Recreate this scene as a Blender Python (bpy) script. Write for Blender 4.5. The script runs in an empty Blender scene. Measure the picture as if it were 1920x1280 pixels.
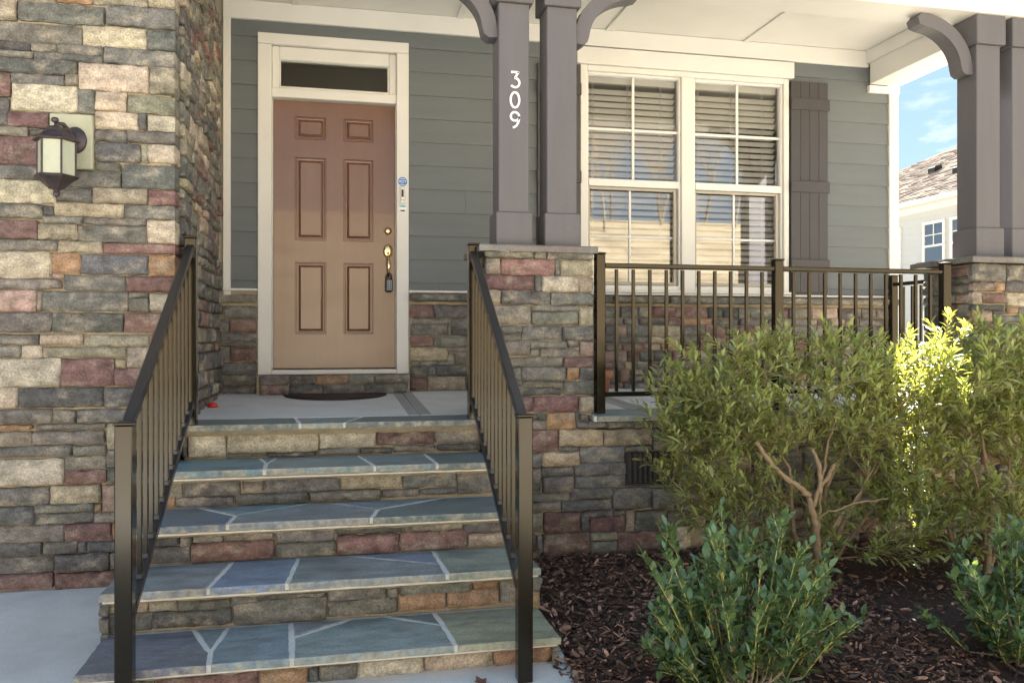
import bpy, math, random
from mathutils import Vector, Matrix, noise
R=math.radians
sc=bpy.context.scene
# ---------------------------------------------------------------- camera, world, sun, exposure
cd=bpy.data.cameras.new('camera'); cam=bpy.data.objects.new('camera',cd); sc.collection.objects.link(cam)
cam.location=(.4323,-6.4549,.4093); cam.rotation_euler=(R(90),0,-.214043)
cd.sensor_width=36; cd.lens=1555.27/1920*36; cd.shift_y=-(640-633.79)/1920; cd.clip_start=.05; cd.clip_end=800
sc.camera=cam
SUN_AZ,SUN_EL=R(37.5),R(36)      # azimuth measured from +Y towards +X
w=bpy.data.worlds.new('World'); sc.world=w; w.use_nodes=True
nt=w.node_tree; nt.nodes.clear()
N=nt.nodes.new; L=nt.links.new
out=N('ShaderNodeOutputWorld'); bg=N('ShaderNodeBackground'); L(bg.outputs[0],out.inputs[0])
sky=N('ShaderNodeTexSky'); sky.sky_type='NISHITA'; sky.sun_disc=False; sky.sun_elevation=SUN_EL; sky.sun_rotation=SUN_AZ
sky.air_density=.6; sky.dust_density=0; sky.ozone_density=2.5; sky.altitude=100
tc=N('ShaderNodeTexCoord'); mp=N('ShaderNodeMapping'); mp.inputs['Scale'].default_value=(1,1,2.4); mp.inputs['Location'].default_value=(.35,.1,.2)
L(tc.outputs['Generated'],mp.inputs[0])
n1=N('ShaderNodeTexNoise'); n1.inputs['Scale'].default_value=7.5; n1.inputs['Detail'].default_value=9; n1.inputs['Roughness'].default_value=.56; n1.inputs['Distortion'].default_value=.25
L(mp.outputs[0],n1.inputs['Vector'])
cr=N('ShaderNodeValToRGB'); cr.color_ramp.elements[0].position=.54; cr.color_ramp.elements[1].position=.72
L(n1.outputs['Fac'],cr.inputs[0])
mx=N('ShaderNodeMix'); mx.data_type='RGBA'; mx.inputs[7].default_value=(1.8,1.83,1.88,1)
gm=N('ShaderNodeGamma'); gm.inputs[1].default_value=.22; L(sky.outputs[0],gm.inputs[0]); hs=N('ShaderNodeHueSaturation'); hs.inputs['Saturation'].default_value=2.25; L(gm.outputs[0],hs.inputs['Color'])
L(cr.outputs[0],mx.inputs[0]); L(hs.outputs[0],mx.inputs[6]); L(mx.outputs[2],bg.inputs[0])
bg.inputs[1].default_value=.072
sd=bpy.data.lights.new('sun','SUN'); sd.energy=5.0; sd.angle=R(.53); sd.color=(1,.97,.92)
sun=bpy.data.objects.new('sun',sd); sc.collection.objects.link(sun)
sdir=Vector((math.sin(SUN_AZ)*math.cos(SUN_EL),math.cos(SUN_AZ)*math.cos(SUN_EL),math.sin(SUN_EL)))
sun.rotation_euler=sdir.to_track_quat('Z','Y').to_euler(); sun.location=sdir*60
sc.view_settings.view_transform='Standard'; sc.view_settings.look='None'; sc.view_settings.gamma=1; sc.view_settings.use_curve_mapping=False
sc.view_settings.exposure=3.45
sc.cycles.max_bounces=8; sc.cycles.diffuse_bounces=5; sc.cycles.glossy_bounces=4; sc.cycles.transparent_max_bounces=12; sc.cycles.sample_clamp_indirect=6
sc.cycles.use_denoising=True
# ---------------------------------------------------------------- helpers
col=sc.collection.objects
WM={}
class MB:
    def __init__(s): s.v=[]; s.f=[]; s.sm=[]
    def add(s,vs,fs,smooth=False):
        b=len(s.v); s.v+=[tuple(p) for p in vs]; s.f+=[tuple(i+b for i in f) for f in fs]; s.sm+=[smooth]*len(fs); return s
    def box(s,x0,x1,y0,y1,z0,z1,b=0.0):
        if b<=0:
            vs=[(x,y,z) for x in (x0,x1) for y in (y0,y1) for z in (z0,z1)]
            return s.add(vs,[(0,1,3,2),(4,6,7,5),(0,4,5,1),(2,3,7,6),(0,2,6,4),(1,5,7,3)])
        b=min(b,.45*min(x1-x0,y1-y0,z1-z0)); vs=[];idx={}
        A=((x0,x1),(y0,y1),(z0,z1))
        for c in [(i,j,k) for i in (0,1) for j in (0,1) for k in (0,1)]:
            for ax in range(3):
                p=[]
                for a in range(3):
                    q=A[a][c[a]]
                    if a!=ax: q+= b if c[a]==0 else -b
                    p.append(q)
                idx[c+(ax,)]=len(vs); vs.append(tuple(p))
        fs=[]
        def quad(k): fs.append(tuple(k))
        for ax in range(3):
            o=[a for a in range(3) if a!=ax]
            for e in (0,1):
                cs=[]
                for (p,q) in ((0,0),(1,0),(1,1),(0,1)):
                    c=[0,0,0]; c[ax]=e; c[o[0]]=p; c[o[1]]=q; cs.append(idx[tuple(c)+(ax,)])
                quad(cs)
        for ax in range(3):
            o=[a for a in range(3) if a!=ax]
            for p in (0,1):
                for q in (0,1):
                    c0=[0,0,0]; c0[o[0]]=p; c0[o[1]]=q; c1=list(c0); c1[ax]=1
                    c0=tuple(c0);c1=tuple(c1)
                    quad([idx[c0+(o[0],)],idx[c1+(o[0],)],idx[c1+(o[1],)],idx[c0+(o[1],)]])
        for c in [(i,j,k) for i in (0,1) for j in (0,1) for k in (0,1)]: fs.append(tuple(idx[c+(a,)] for a in range(3)))
        # orient outward
        cx=Vector(((x0+x1)/2,(y0+y1)/2,(z0+z1)/2)); F=[]
        for f in fs:
            ps=[Vector(vs[i]) for i in f]; n=(ps[1]-ps[0]).cross(ps[2]-ps[0]); m=sum(ps,Vector())/len(ps)
            F.append(f if n.dot(m-cx)>0 else f[::-1])
        return s.add(vs,F)
    def prism(s,poly,axis,a,b,smooth=False):
        """poly: list of 2-D points extruded along axis ('x','y','z') from a to b."""
        def P(p,t): return {'x':(t,p[0],p[1]),'y':(p[0],t,p[1]),'z':(p[0],p[1],t)}[axis]
        n=len(poly); vs=[P(p,a) for p in poly]+[P(p,b) for p in poly]
        area=sum(poly[i][0]*poly[(i+1)%n][1]-poly[(i+1)%n][0]*poly[i][1] for i in range(n))
        fl=(area>0)!=(axis=='y'); fl=fl if b>a else not fl
        F=[tuple(range(n))[::-1],tuple(range(n,2*n))]+[(i,(i+1)%n,n+(i+1)%n,n+i) for i in range(n)]
        if not fl: F=[f[::-1] for f in F]
        return s.add(vs,F,smooth)
    def tube(s,pts,rad,k=6,caps=True,smooth=True,flat=None):
        pts=[Vector(p) for p in pts]; n=len(pts)
        if not isinstance(rad,(list,tuple)): rad=[rad]*n
        vs=[];up=None
        for i,p in enumerate(pts):
            t=(pts[min(i+1,n-1)]-pts[max(i-1,0)]).normalized()
            if up is None: up=t.orthogonal().normalized()
            a=(up-t*up.dot(t)); a=a.normalized() if a.length>1e-5 else t.orthogonal().normalized(); up=a; b=t.cross(a)
            for j in range(k):
                g=2*math.pi*j/k; d=a*math.cos(g)+b*math.sin(g); vs.append(p+d*rad[i])
        fs=[(i*k+j,i*k+(j+1)%k,(i+1)*k+(j+1)%k,(i+1)*k+j) for i in range(n-1) for j in range(k)]
        if caps: fs+=[tuple(range(k))[::-1],tuple((n-1)*k+j for j in range(k))]
        return s.add(vs,fs,smooth)
    def lathe(s,prof,c,k=20,smooth=True,rot=0):
        """prof: (r,z) pairs from bottom to top round the vertical through c"""
        n=len(prof); vs=[(c[0]+r*math.cos(rot+2*math.pi*j/k),c[1]+r*math.sin(rot+2*math.pi*j/k),c[2]+z) for r,z in prof for j in range(k)]
        fs=[(i*k+j,i*k+(j+1)%k,(i+1)*k+(j+1)%k,(i+1)*k+j) for i in range(n-1) for j in range(k)]
        fs+=[tuple(range(k))[::-1],tuple((n-1)*k+j for j in range(k))]
        return s.add(vs,fs,smooth)
    def mesh(s,name,c=None):
        m=bpy.data.meshes.new(name)
        v=s.v if c is None else [(x-c[0],y-c[1],z-c[2]) for x,y,z in s.v]
        m.from_pydata(v,[],s.f); m.polygons.foreach_set('use_smooth',s.sm); m.update(); return m
def link(o,parent,Wm):
    col.link(o); WM[o.name]=Wm
    if parent is not None:
        o.parent=parent; o.matrix_parent_inverse=WM[parent.name].inverted()
    o.matrix_basis=Wm; return o
def ob(name,mb,mat,parent=None,color=None,label=None):
    """one mesh object, its origin at the middle of its own box"""
    xs=list(zip(*mb.v)); c=[(min(a)+max(a))/2 for a in xs]
    m=mb.mesh(name,c); m.materials.append(mat); o=bpy.data.objects.new(name,m)
    link(o,parent,Matrix.Translation(c))
    if color: o.color=(*color,1)
    if label: o['label']=label
    return o
def inst(name,mesh,Wm,parent,color=None):
    o=bpy.data.objects.new(name,mesh); link(o,parent,Wm)
    if color: o.color=(*color,1)
    return o
def tag(o,label,cat,group=None):
    o['label']=label; o['category']=cat
    if group: o['group']=group
    return o
def thing(name,label,cat,loc=(0,0,0),group=None):
    return tag(link(bpy.data.objects.new(name,None),None,Matrix.Translation(loc)),label,cat,group)
def struct(o): o['kind']='structure'; return o
def B(x0,x1,y0,y1,z0,z1,b=0.0): return MB().box(x0,x1,y0,y1,z0,z1,b)
# ---------------------------------------------------------------- materials
def mat(name,c=(.5,.5,.5),rough=.6,metal=0,var=.12,vs=6,vstr=(1,1,1),bump=.0,bs=60,bstr=None,objcol=False,c2=None,c2s=3,c2lo=.5,c2hi=.7,spec=.5,coat=0,rvar=0,island=0,bd=.01,trans=0,randc=0,ipow=1,dim=1.0,grain=0,gs=170):
    m=bpy.data.materials.new(name); m.use_nodes=True; t=m.node_tree; n=t.nodes.new; l=t.links.new
    P=t.nodes['Principled BSDF']; P.inputs['Roughness'].default_value=rough; P.inputs['Metallic'].default_value=metal
    P.inputs['Specular IOR Level'].default_value=spec; P.inputs['Coat Weight'].default_value=coat
    tc=n('ShaderNodeTexCoord'); oi=n('ShaderNodeObjectInfo')
    ad=n('ShaderNodeVectorMath'); ad.operation='ADD'; sl=n('ShaderNodeVectorMath'); sl.operation='SCALE'; sl.inputs[0].default_value=(17,31,53)
    l(oi.outputs['Random'],sl.inputs['Scale']); l(tc.outputs['Object'],ad.inputs[0]); l(sl.outputs[0],ad.inputs[1])
    def tex(scale,stretch,detail=5,ro=.6):
        mp=n('ShaderNodeMapping'); mp.inputs['Scale'].default_value=stretch; l(ad.outputs[0],mp.inputs[0])
        q=n('ShaderNodeTexNoise'); q.inputs['Scale'].default_value=scale; q.inputs['Detail'].default_value=detail; q.inputs['Roughness'].default_value=ro; l(mp.outputs[0],q.inputs['Vector']); return q
    if objcol:
        sc_=n('ShaderNodeVectorMath'); sc_.operation='SCALE'; sc_.inputs['Scale'].default_value=dim; l(oi.outputs['Color'],sc_.inputs[0]); base=sc_.outputs[0]
    else:
        rgb=n('ShaderNodeRGB'); rgb.outputs[0].default_value=(*c,1); base=rgb.outputs[0]
    if c2:
        q=tex(c2s,vstr,6,.65); r=n('ShaderNodeMapRange'); r.inputs[1].default_value=c2lo; r.inputs[2].default_value=c2hi; l(q.outputs['Fac'],r.inputs[0])
        x=n('ShaderNodeMix'); x.data_type='RGBA'; l(r.outputs[0],x.inputs[0]); l(base,x.inputs[6]); x.inputs[7].default_value=(*c2,1); base=x.outputs[2]
    q=tex(vs,vstr); r=n('ShaderNodeMapRange'); r.inputs[1].default_value=.25; r.inputs[2].default_value=.75; r.inputs[3].default_value=1-var; r.inputs[4].default_value=1+var; l(q.outputs['Fac'],r.inputs[0])
    x=n('ShaderNodeVectorMath'); x.operation='SCALE'; l(base,x.inputs[0]); l(r.outputs[0],x.inputs['Scale']); colo=x.outputs[0]
    if grain:
        qg=tex(gs,(1,1,1),3,.7); rg_=n('ShaderNodeMapRange'); rg_.inputs[1].default_value=.3; rg_.inputs[2].default_value=.7; rg_.inputs[3].default_value=1-grain; rg_.inputs[4].default_value=1+grain; l(qg.outputs['Fac'],rg_.inputs[0])
        yg=n('ShaderNodeVectorMath'); yg.operation='SCALE'; l(colo,yg.inputs[0]); l(rg_.outputs[0],yg.inputs['Scale']); colo=yg.outputs[0]
    if island or randc:
        if island:
            g=n('ShaderNodeNewGeometry'); ma=n('ShaderNodeMath'); l(g.outputs['Random Per Island'],ma.inputs[0]); l(oi.outputs['Random'],ma.inputs[1]); mf=n('ShaderNodeMath'); mf.operation='FRACT'; l(ma.outputs[0],mf.inputs[0]); src=mf.outputs[0]; amt=island
        else: src=oi.outputs['Random']; amt=randc
        rr=n('ShaderNodeMapRange'); rr.inputs[3].default_value=1-amt; rr.inputs[4].default_value=1+amt*(1 if ipow==1 else 3.4)
        pw=n('ShaderNodeMath'); pw.operation='POWER'; pw.inputs[1].default_value=ipow; l(src,pw.inputs[0]); l(pw.outputs[0],rr.inputs[0])
        y=n('ShaderNodeVectorMath'); y.operation='SCALE'; l(colo,y.inputs[0]); l(rr.outputs[0],y.inputs['Scale']); colo=y.outputs[0]
    l(colo,P.inputs['Base Color'])
    if rvar:
        r2=n('ShaderNodeMapRange'); r2.inputs[1].default_value=.3; r2.inputs[2].default_value=.7; r2.inputs[3].default_value=max(.02,rough-rvar); r2.inputs[4].default_value=min(1,rough+rvar); l(q.outputs['Fac'],r2.inputs[0]); l(r2.outputs[0],P.inputs['Roughness'])
    if bump:
        qb=tex(bs,bstr or vstr,6,.65); b=n('ShaderNodeBump'); b.inputs['Strength'].default_value=bump; b.inputs['Distance'].default_value=bd; l(qb.outputs['Fac'],b.inputs['Height']); l(b.outputs[0],P.inputs['Normal'])
    if trans:
        tr=n('ShaderNodeBsdfTranslucent'); y=n('ShaderNodeVectorMath'); y.operation='MULTIPLY'; y.inputs[1].default_value=(2.3,1.9,.6); l(colo,y.inputs[0]); l(y.outputs[0],tr.inputs[0])
        ms=n('ShaderNodeMixShader'); ms.inputs[0].default_value=trans; o=t.nodes['Material Output']; l(P.outputs[0],ms.inputs[1]); l(tr.outputs[0],ms.inputs[2]); l(ms.outputs[0],o.inputs[0])
    return m
def glass(name,k,tint=(1,1,1),rough=0):
    m=bpy.data.materials.new(name); m.use_nodes=True; t=m.node_tree; t.nodes.clear(); n=t.nodes.new; l=t.links.new
    o=n('ShaderNodeOutputMaterial'); ms=n('ShaderNodeMixShader'); tr=n('ShaderNodeBsdfTransparent'); gl=n('ShaderNodeBsdfGlossy'); fr=n('ShaderNodeFresnel'); mu=n('ShaderNodeMath')
    tr.inputs[0].default_value=(*tint,1); gl.inputs['Roughness'].default_value=rough; fr.inputs[0].default_value=1.52; mu.operation='MULTIPLY'; mu.use_clamp=True; mu.inputs[1].default_value=k
    l(fr.outputs[0],mu.inputs[0]); l(mu.outputs[0],ms.inputs[0]); l(tr.outputs[0],ms.inputs[1]); l(gl.outputs[0],ms.inputs[2]); l(ms.outputs[0],o.inputs[0]); return m
K={}
K['stone']=mat('cut_stone',objcol=True,grain=.38,gs=120,rough=.88,var=.5,vs=15,bump=.9,bs=75,c2=(.40,.345,.265),c2s=8,c2lo=.5,c2hi=.74,vstr=(1,1,1.5),spec=.3,bd=.012)
K['mortar']=mat('mortar',(.43,.36,.25),grain=.3,rough=.95,var=.25,vs=14,bump=.6,bs=120,spec=.2)
K['flag']=mat('bluestone',objcol=True,grain=.2,gs=90,rough=.55,var=.34,vs=7,vstr=(1,2.2,1),bump=.5,bs=20,c2=(.165,.185,.165),c2s=2.6,c2lo=.48,c2hi=.72,spec=.45,rvar=.12)
K['grout']=mat('pale_grout',(.74,.72,.66),rough=.9,var=.15,vs=20,bump=.4,bs=150)
K['conc']=mat('broom_concrete',(.70,.70,.68),grain=.14,gs=200,rough=.85,var=.09,vs=4,vstr=(1,1,1),bump=.35,bs=70,bstr=(.25,5,1),c2=(.56,.55,.52),c2s=2.2,c2lo=.46,c2hi=.8,spec=.3)
K['siding']=mat('grey_green_lap_siding',(.135,.148,.151),grain=.07,rough=.62,var=.07,vs=5,vstr=(.35,1,3),bump=.28,bs=38,bstr=(.12,1,2.2),bd=.004)
K['white']=mat('cream_white_trim_paint',(.72,.695,.645),rough=.5,var=.04,vs=3,vstr=(1,1,1),bump=.06,bs=30,bstr=(.2,1,1))
K['vinyl']=mat('white_vinyl',(.74,.725,.69),rough=.32,var=.02)
K['taupe']=mat('taupe_column_paint',(.112,.104,.110),grain=.10,gs=140,rough=.55,var=.09,vs=4,vstr=(2.5,2.5,.35),bump=.22,bs=22,bstr=(6,6,.5),bd=.004,c2=(.105,.095,.094),c2s=2.5,c2lo=.58,c2hi=.8)
K['shutter']=mat('dark_shutter_paint',(.055,.050,.052),rough=.5,var=.07,vs=5,bump=.06,bs=40,bstr=(6,6,.6),bd=.004)
K['door']=mat('brown_door_paint',(.165,.075,.040),grain=.06,rough=.28,coat=.45,var=.10,vs=3,vstr=(5,5,.5),bump=.2,bs=26,bstr=(9,9,.45),bd=.003,spec=.6)
K['bronze']=mat('bronze_aluminium',(.027,.021,.012),rough=.18,metal=.65,spec=.8,var=.05,vs=30,bump=.03,bs=300,bd=.001)
K['black']=mat('black_aluminium',(.02,.02,.022),rough=.3,var=.05,spec=.6)
K['iron']=mat('lantern_iron',(.075,.058,.062),rough=.45,metal=.55,var=.35,vs=25,bump=.5,bs=120,bd=.003,c2=(.16,.12,.10),c2s=14,c2lo=.6,c2hi=.75)
K['frost']=mat('seeded_frosted_glass',(.46,.48,.36),rough=.25,var=.10,vs=22,vstr=(1,1,.5),spec=.6,bump=.15,bs=60)
K['brass']=mat('polished_brass',(.80,.62,.34),rough=.17,metal=1,var=.03)
K['rubber']=mat('black_rubber',(.02,.018,.018),rough=.6,var=.1)
K['keypad']=mat('grey_blue_keypad',(.30,.36,.42),rough=.45,var=.05)
K['mat']=mat('coir_mat',(.075,.042,.034),rough=1,var=.3,vs=60,bump=.8,bs=240)
K['red']=mat('red_rubber',(.62,.03,.025),rough=.38,var=.05)
K['terra']=mat('terracotta',(.46,.19,.09),rough=.85,var=.15,vs=9,bump=.15,bs=60)
K['soil']=mat('dark_soil',(.03,.025,.03),rough=1,var=.4,vs=40,bump=.8,bs=90)
K['mulch']=mat('mulch_chips',(.215,.120,.082),rough=.9,var=.25,vs=40,island=.62,ipow=5,c2=(.30,.20,.13),c2s=16,c2lo=.6,c2hi=.72,bump=.4,bs=150)
K['mulchbed']=mat('mulch_soil',(.075,.043,.032),rough=1,var=.4,vs=30,bump=1,bs=60)
K['lawn']=mat('dormant_lawn',(.42,.38,.30),rough=1,var=.22,vs=.8,bump=.6,bs=20,c2=(.33,.28,.13),c2s=.25,spec=.1)
K['blind']=mat('blind_slat_white',(.80,.78,.71),rough=.5,var=.03)
K['room']=mat('room_plaster',(.44,.39,.30),rough=.9,var=.05)
K['glass']=glass('window_glass',3.0)
K['dglass']=glass('transom_glass',5.5,(.8,.82,.76))
K['nglass']=glass('far_window_glass',5,(.75,.78,.75))
K['screen']=mat('screen_frame_tan',(.42,.38,.31),rough=.45,var=.03)
K['shingle']=mat('asphalt_shingle',(.19,.16,.135),rough=.95,var=.3,vs=9,vstr=(.6,2.5,2.5),bump=.5,bs=14,bstr=(.4,3,3),spec=0)
K['nsiding']=mat('far_white_siding',(.43,.45,.475),rough=.6,var=.03)
K['bark']=mat('shrub_bark',(.27,.19,.115),rough=.9,var=.3,vs=30,bump=.5,bs=90)
K['hstem']=mat('holly_stem',(.50,.46,.14),rough=.6,var=.2,vs=20)
K['hwood']=mat('holly_wood',(.36,.30,.22),rough=.85,var=.25,vs=20)
K['myrtle']=mat('myrtle_leaf',(.255,.305,.125),rough=.40,var=.25,vs=2.5,island=.5,trans=.30,spec=.5,c2=(.30,.32,.115),c2s=2.2,c2lo=.5,c2hi=.8)
K['holly']=mat('holly_leaf',(.115,.190,.088),rough=.24,var=.2,vs=3,island=.45,trans=.2,spec=.6,c2=(.20,.26,.07),c2s=5,c2lo=.55,c2hi=.8)
K['tree']=mat('tree_bark',(.20,.155,.11),rough=.95,var=.3,vs=6,bump=.4,bs=20)
K['white_num']=mat('white_number_enamel',(.86,.86,.86),rough=.35,var=.02)
K['blue']=mat('blue_sticker',(.03,.19,.52),rough=.35,var=.03)
K['teal']=mat('teal_sticker',(.16,.47,.55),rough=.35,var=.03)
K['dark']=mat('dark_plastic',(.035,.033,.034),rough=.5,var=.1)
K['deadleaf']=mat('dead_leaf',(.16,.075,.05),rough=.8,var=.3,vs=20)
K['block']=mat('sage_mounting_block',(.40,.40,.29),rough=.8,var=.12,vs=9,c2=(.46,.40,.27),c2s=5)
K['bounce_road']=mat('bounce_road_concrete',(.52,.49,.43),rough=.9,var=.1,vs=1,bump=.2,bs=30)
K['flagedge']=mat('bluestone_split_edge',objcol=True,dim=1.1,rough=.85,var=.35,vs=30,bump=.9,bs=60,c2=(.42,.39,.31),c2s=18,c2lo=.45,c2hi=.62)
K['woods']=mat('woodland_floor',(.30,.245,.165),rough=1,var=.35,vs=.5,bump=.6,bs=6,spec=0,c2=(.20,.16,.10),c2s=.2)
K['stonefar']=mat('mixed_cut_stone',(.22,.19,.155),rough=.88,var=.5,vs=15,island=.55,ipow=1,grain=.35,gs=120,bump=.9,bs=75,c2=(.40,.30,.22),c2s=1.6,c2lo=.5,c2hi=.65)
S_TOWER="-1250,-1144,2034,2143,g;-1138,-727,2040,2136,G;-721,-417,2045,2151,G;-960,-788,2148,2184,O;-782,-515,2151,2197,g;-512,-417,2157,2220,g;-1138,-963,2135,2168,g;-1250,-833,1924,2025,G;-830,-523,1928,2034,C;-519,-414,1937,2038,G;-1250,-1082,1883,1922,G;-1080,-950,1886,1924,g;-949,-734,1881,1927,G;-730,-414,1843,1928,G;-1250,-1067,1843,1878,G;-1065,-733,1842,1881,G;-1250,-857,1769,1840,G;-851,-512,1701,1838,C;-508,-414,1699,1841,g;-1173,-916,1717,1764,G;-913,-855,1718,1774,g;-1250,-1176,1642,1757,R;-1167,-856,1578,1714,C;-853,-776,1576,1704,G;-772,-621,1598,1697,C;-617,-410,1594,1689,g;-1250,-1181,1499,1636,G;-1204,-988,1493,1568,R;-775,-563,1503,1591,C;-560,-523,1507,1592,G;-519,-410,1507,1586,C;-1250,-1089,1447,1488,g;-1086,-990,1451,1486,G;-776,-618,1436,1497,G;-614,-410,1439,1499,G;-1250,-996,1300,1443,R;-775,-552,1330,1429,G;-549,-519,1333,1431,g;-516,-407,1339,1432,C;-1250,-972,1224,1294,G;-776,-650,1286,1325,G;-969,-647,1194,1277,G;-643,-407,1198,1320,G;-1250,-960,1103,1218,C;-958,-787,1117,1185,G;-782,-519,1115,1194,g;-515,-401,1115,1191,R;-1250,-1022,1025,1095,G;-1019,-969,1045,1090,G;-966,-635,1042,1110,T;-632,-401,1037,1110,G;-1250,-1042,919,1015,R;-1022,-833,1004,1038,G;-830,-525,1002,1039,G;-1040,-857,918,997,g;-854,-523,908,995,G;-520,-398,911,1031,C;-1250,-953,860,913,G;-951,-737,853,911,g;-733,-398,852,907,R;-1250,-981,716,851,C;-978,-842,745,845,O;-837,-515,742,843,B;-512,-392,739,845,O;-975,-922,718,741,P;-1250,-936,662,712,G;-920,-623,656,734,G;-618,-392,653,733,R;-1250,-1051,546,653,P;-1048,-1025,547,653,g;-1022,-610,549,650,G;-607,-509,621,647,G;-607,-509,548,617,G;-505,-392,551,644,C;-1250,-981,439,540,G;-976,-635,440,539,G;-629,-386,439,541,R;-1250,-1035,377,428,G;-1032,-833,375,429,T;-830,-509,368,426,g;-506,-386,370,429,O;-1250,-1123,314,368,G;-1120,-1026,307,374,C;-1024,-619,309,362,g;-616,-386,255,360,C;-1250,-938,163,305,C;-936,-679,160,302,R;-676,-619,256,298,T;-676,-386,161,248,R;-1250,-1138,53,155,C;-1134,-734,52,153,G;-731,-386,48,151,G;-1250,-978,-28,42,G;-975,-863,-29,38,G;-859,-558,-31,38,G;-555,-386,-36,33,C;-1250,-1074,-59,-34,O;-1051,-721,-64,-35,G;-716,-565,-169,-37,g;-561,-386,-102,-42,G;-561,-386,-174,-107,R;-1250,-1069,-139,-69,g;-1067,-724,-140,-72,G;-1250,-881,-199,-146,G;-878,-719,-197,-149,G;-1250,-923,-345,-213,C;-919,-719,-276,-203,G;-912,-722,-347,-280,R;-713,-565,-267,-179,G;-713,-619,-351,-270,G;-615,-386,-358,-276,T;-561,-386,-273,-184,G;-1250,-987,-446,-357,G;-984,-746,-447,-354,T;-737,-595,-498,-358,P;-591,-386,-430,-365,G;-591,-386,-506,-436,G;-1250,-1061,-547,-454,G;-1059,-776,-490,-448,G;-773,-743,-494,-452,O;-1057,-781,-548,-493,G;-778,-589,-553,-501,G;-585,-386,-562,-511,C;-1250,-920,-640,-552,G;-918,-692,-645,-555,R;-689,-595,-647,-562,O;-591,-386,-654,-569,G;-1250,-1024,-710,-641,G;-1020,-855,-705,-645,G;-853,-815,-701,-648,G;-812,-595,-705,-650,G;-591,-386,-714,-660,R;-1250,-966,-795,-705,G;-962,-701,-799,-708,G;-698,-663,-798,-710,G;-659,-386,-804,-717,G;-1250,-969,-875,-801,R;-963,-656,-887,-806,R;-652,-386,-896,-811,G"
S_PIER="1307,1593,880,930,G;1597,1670,883,928,G;1675,1958,878,934,G;1307,1391,781,873,g;1395,1718,779,874,R;1722,1752,777,874,G;1757,1958,779,872,g;1307,1597,692,777,R;1601,1642,688,776,G;1645,1866,684,774,C;1870,1958,683,773,g;1307,1393,611,687,g;1397,1693,608,685,G;1699,1958,606,678,G;1307,1576,490,601,G;1581,1873,568,601,G;1585,1861,488,564,G;1876,1958,485,596,g;1307,1395,399,481,P;1400,1522,436,482,G;1400,1520,396,432,G;1525,1765,399,480,G;1771,1958,394,478,G;1307,1570,305,391,G;1575,1798,349,390,G;1803,1870,352,390,G;1875,1961,303,388,P;1573,1630,301,344,g;1633,1870,300,346,G;1307,1771,243,295,G;1777,1958,240,295,R;1307,1516,168,238,G;1520,1789,157,238,G;1794,1870,161,236,O;1875,1961,162,236,G;1307,1525,125,161,G;1529,1771,118,153,G;1307,1765,73,114,G;1775,1961,74,152,G;1307,1588,-21,68,R;1593,1867,-27,65,R;1873,1958,-34,61,g"
S_FOUND="1287,1614,-69,-35,G;1617,1668,-73,-35,G;1672,1849,-130,-34,O;1852,1873,-77,-33,G;1877,1921,-78,-42,G;1287,1668,-125,-74,G;1860,2045,-128,-84,G;2050,2223,-131,-86,G;2228,2416,-134,-89,G;2422,2598,-138,-92,T;1287,1743,-260,-133,R;1750,2023,-232,-137,T;2028,2333,-236,-139,T;2340,2562,-274,-144,G;1750,1875,-262,-234,G;1880,2158,-336,-240,B;2163,2335,-275,-242,G;1287,1645,-353,-267,G;1648,1875,-349,-266,T;1644,1840,-407,-352,G;1844,2164,-410,-339,B;1844,2164,-486,-415,B;1287,1639,-497,-358,G;1647,1840,-506,-411,G;1287,1813,-555,-506,G;1819,2079,-552,-489,G;2084,2331,-619,-494,B;2336,2553,-627,-503,B;1287,1760,-610,-558,G;1765,2078,-618,-555,G;1287,1651,-734,-618,g;1656,1879,-743,-622,R;1884,2084,-662,-625,G;2088,2165,-658,-627,G;1884,1937,-744,-663,G;1941,2164,-755,-663,R;2169,2221,-754,-627,g;2226,2436,-758,-636,G;1287,1609,-846,-743,R;1612,1645,-856,-755,G;1648,1939,-883,-749,R;1944,2111,-804,-759,g;1944,2108,-892,-808,G;2114,2438,-904,-762,R;2443,2479,-902,-742,G;2483,2580,-906,-746,C;2441,2580,-738,-644,G;2531,2689,-378,-284,G;2531,2689,-496,-383,g"
S_WALL_L="-378,-113,670,731,g;-343,-111,556,648,G;-302,-108,454,550,R;-378,-308,451,547,G;-378,-111,384,445,G;-378,-111,347,375,G;-378,-304,243,341,G;-297,-111,240,343,R;-378,-111,138,230,G;-378,-106,56,129,G;-378,-106,-6,48,G"
S_WALL_R="1024,1206,566,667,R;1213,1557,568,668,G;1043,1338,520,562,G;1343,1557,484,560,G;1026,1308,430,515,G;1314,1342,428,516,G;1349,1557,428,477,G;1024,1206,344,421,R;1212,1261,344,417,G;1266,1557,343,417,G;1024,1312,237,337,T;1318,1557,304,337,G;1317,1365,201,298,g;1370,1557,204,298,G;1024,1098,196,232,G;1105,1363,198,231,G;1024,1159,109,190,G;1165,1223,115,193,G;1228,1557,116,194,G;1024,1159,11,102,R;1164,1452,8,108,T;1457,1557,5,106,G"
S_SILL="-84,130,71,137,G;135,317,71,135,G;322,553,71,133,O;557,745,70,135,G;750,993,70,133,G;-81,88,-4,67,R;91,125,-3,65,G;131,367,-3,66,G;372,672,-1,65,G;677,990,-1,64,G"
S_RPIER="4527,4859,810,939,G;4870,5211,819,937,G;4527,4761,742,804,R;4769,4849,744,807,O;4855,5211,738,810,G;4527,4661,649,733,C;4669,4865,655,730,R;4874,5211,639,729,C;4527,4849,604,643,G;4761,4865,575,602,G;4874,4950,581,627,O;4958,5211,582,629,G;4527,4665,520,596,O;4673,4754,521,597,P;4761,5211,516,567,G;4527,4754,458,511,R;4763,5211,459,509,G"
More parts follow.
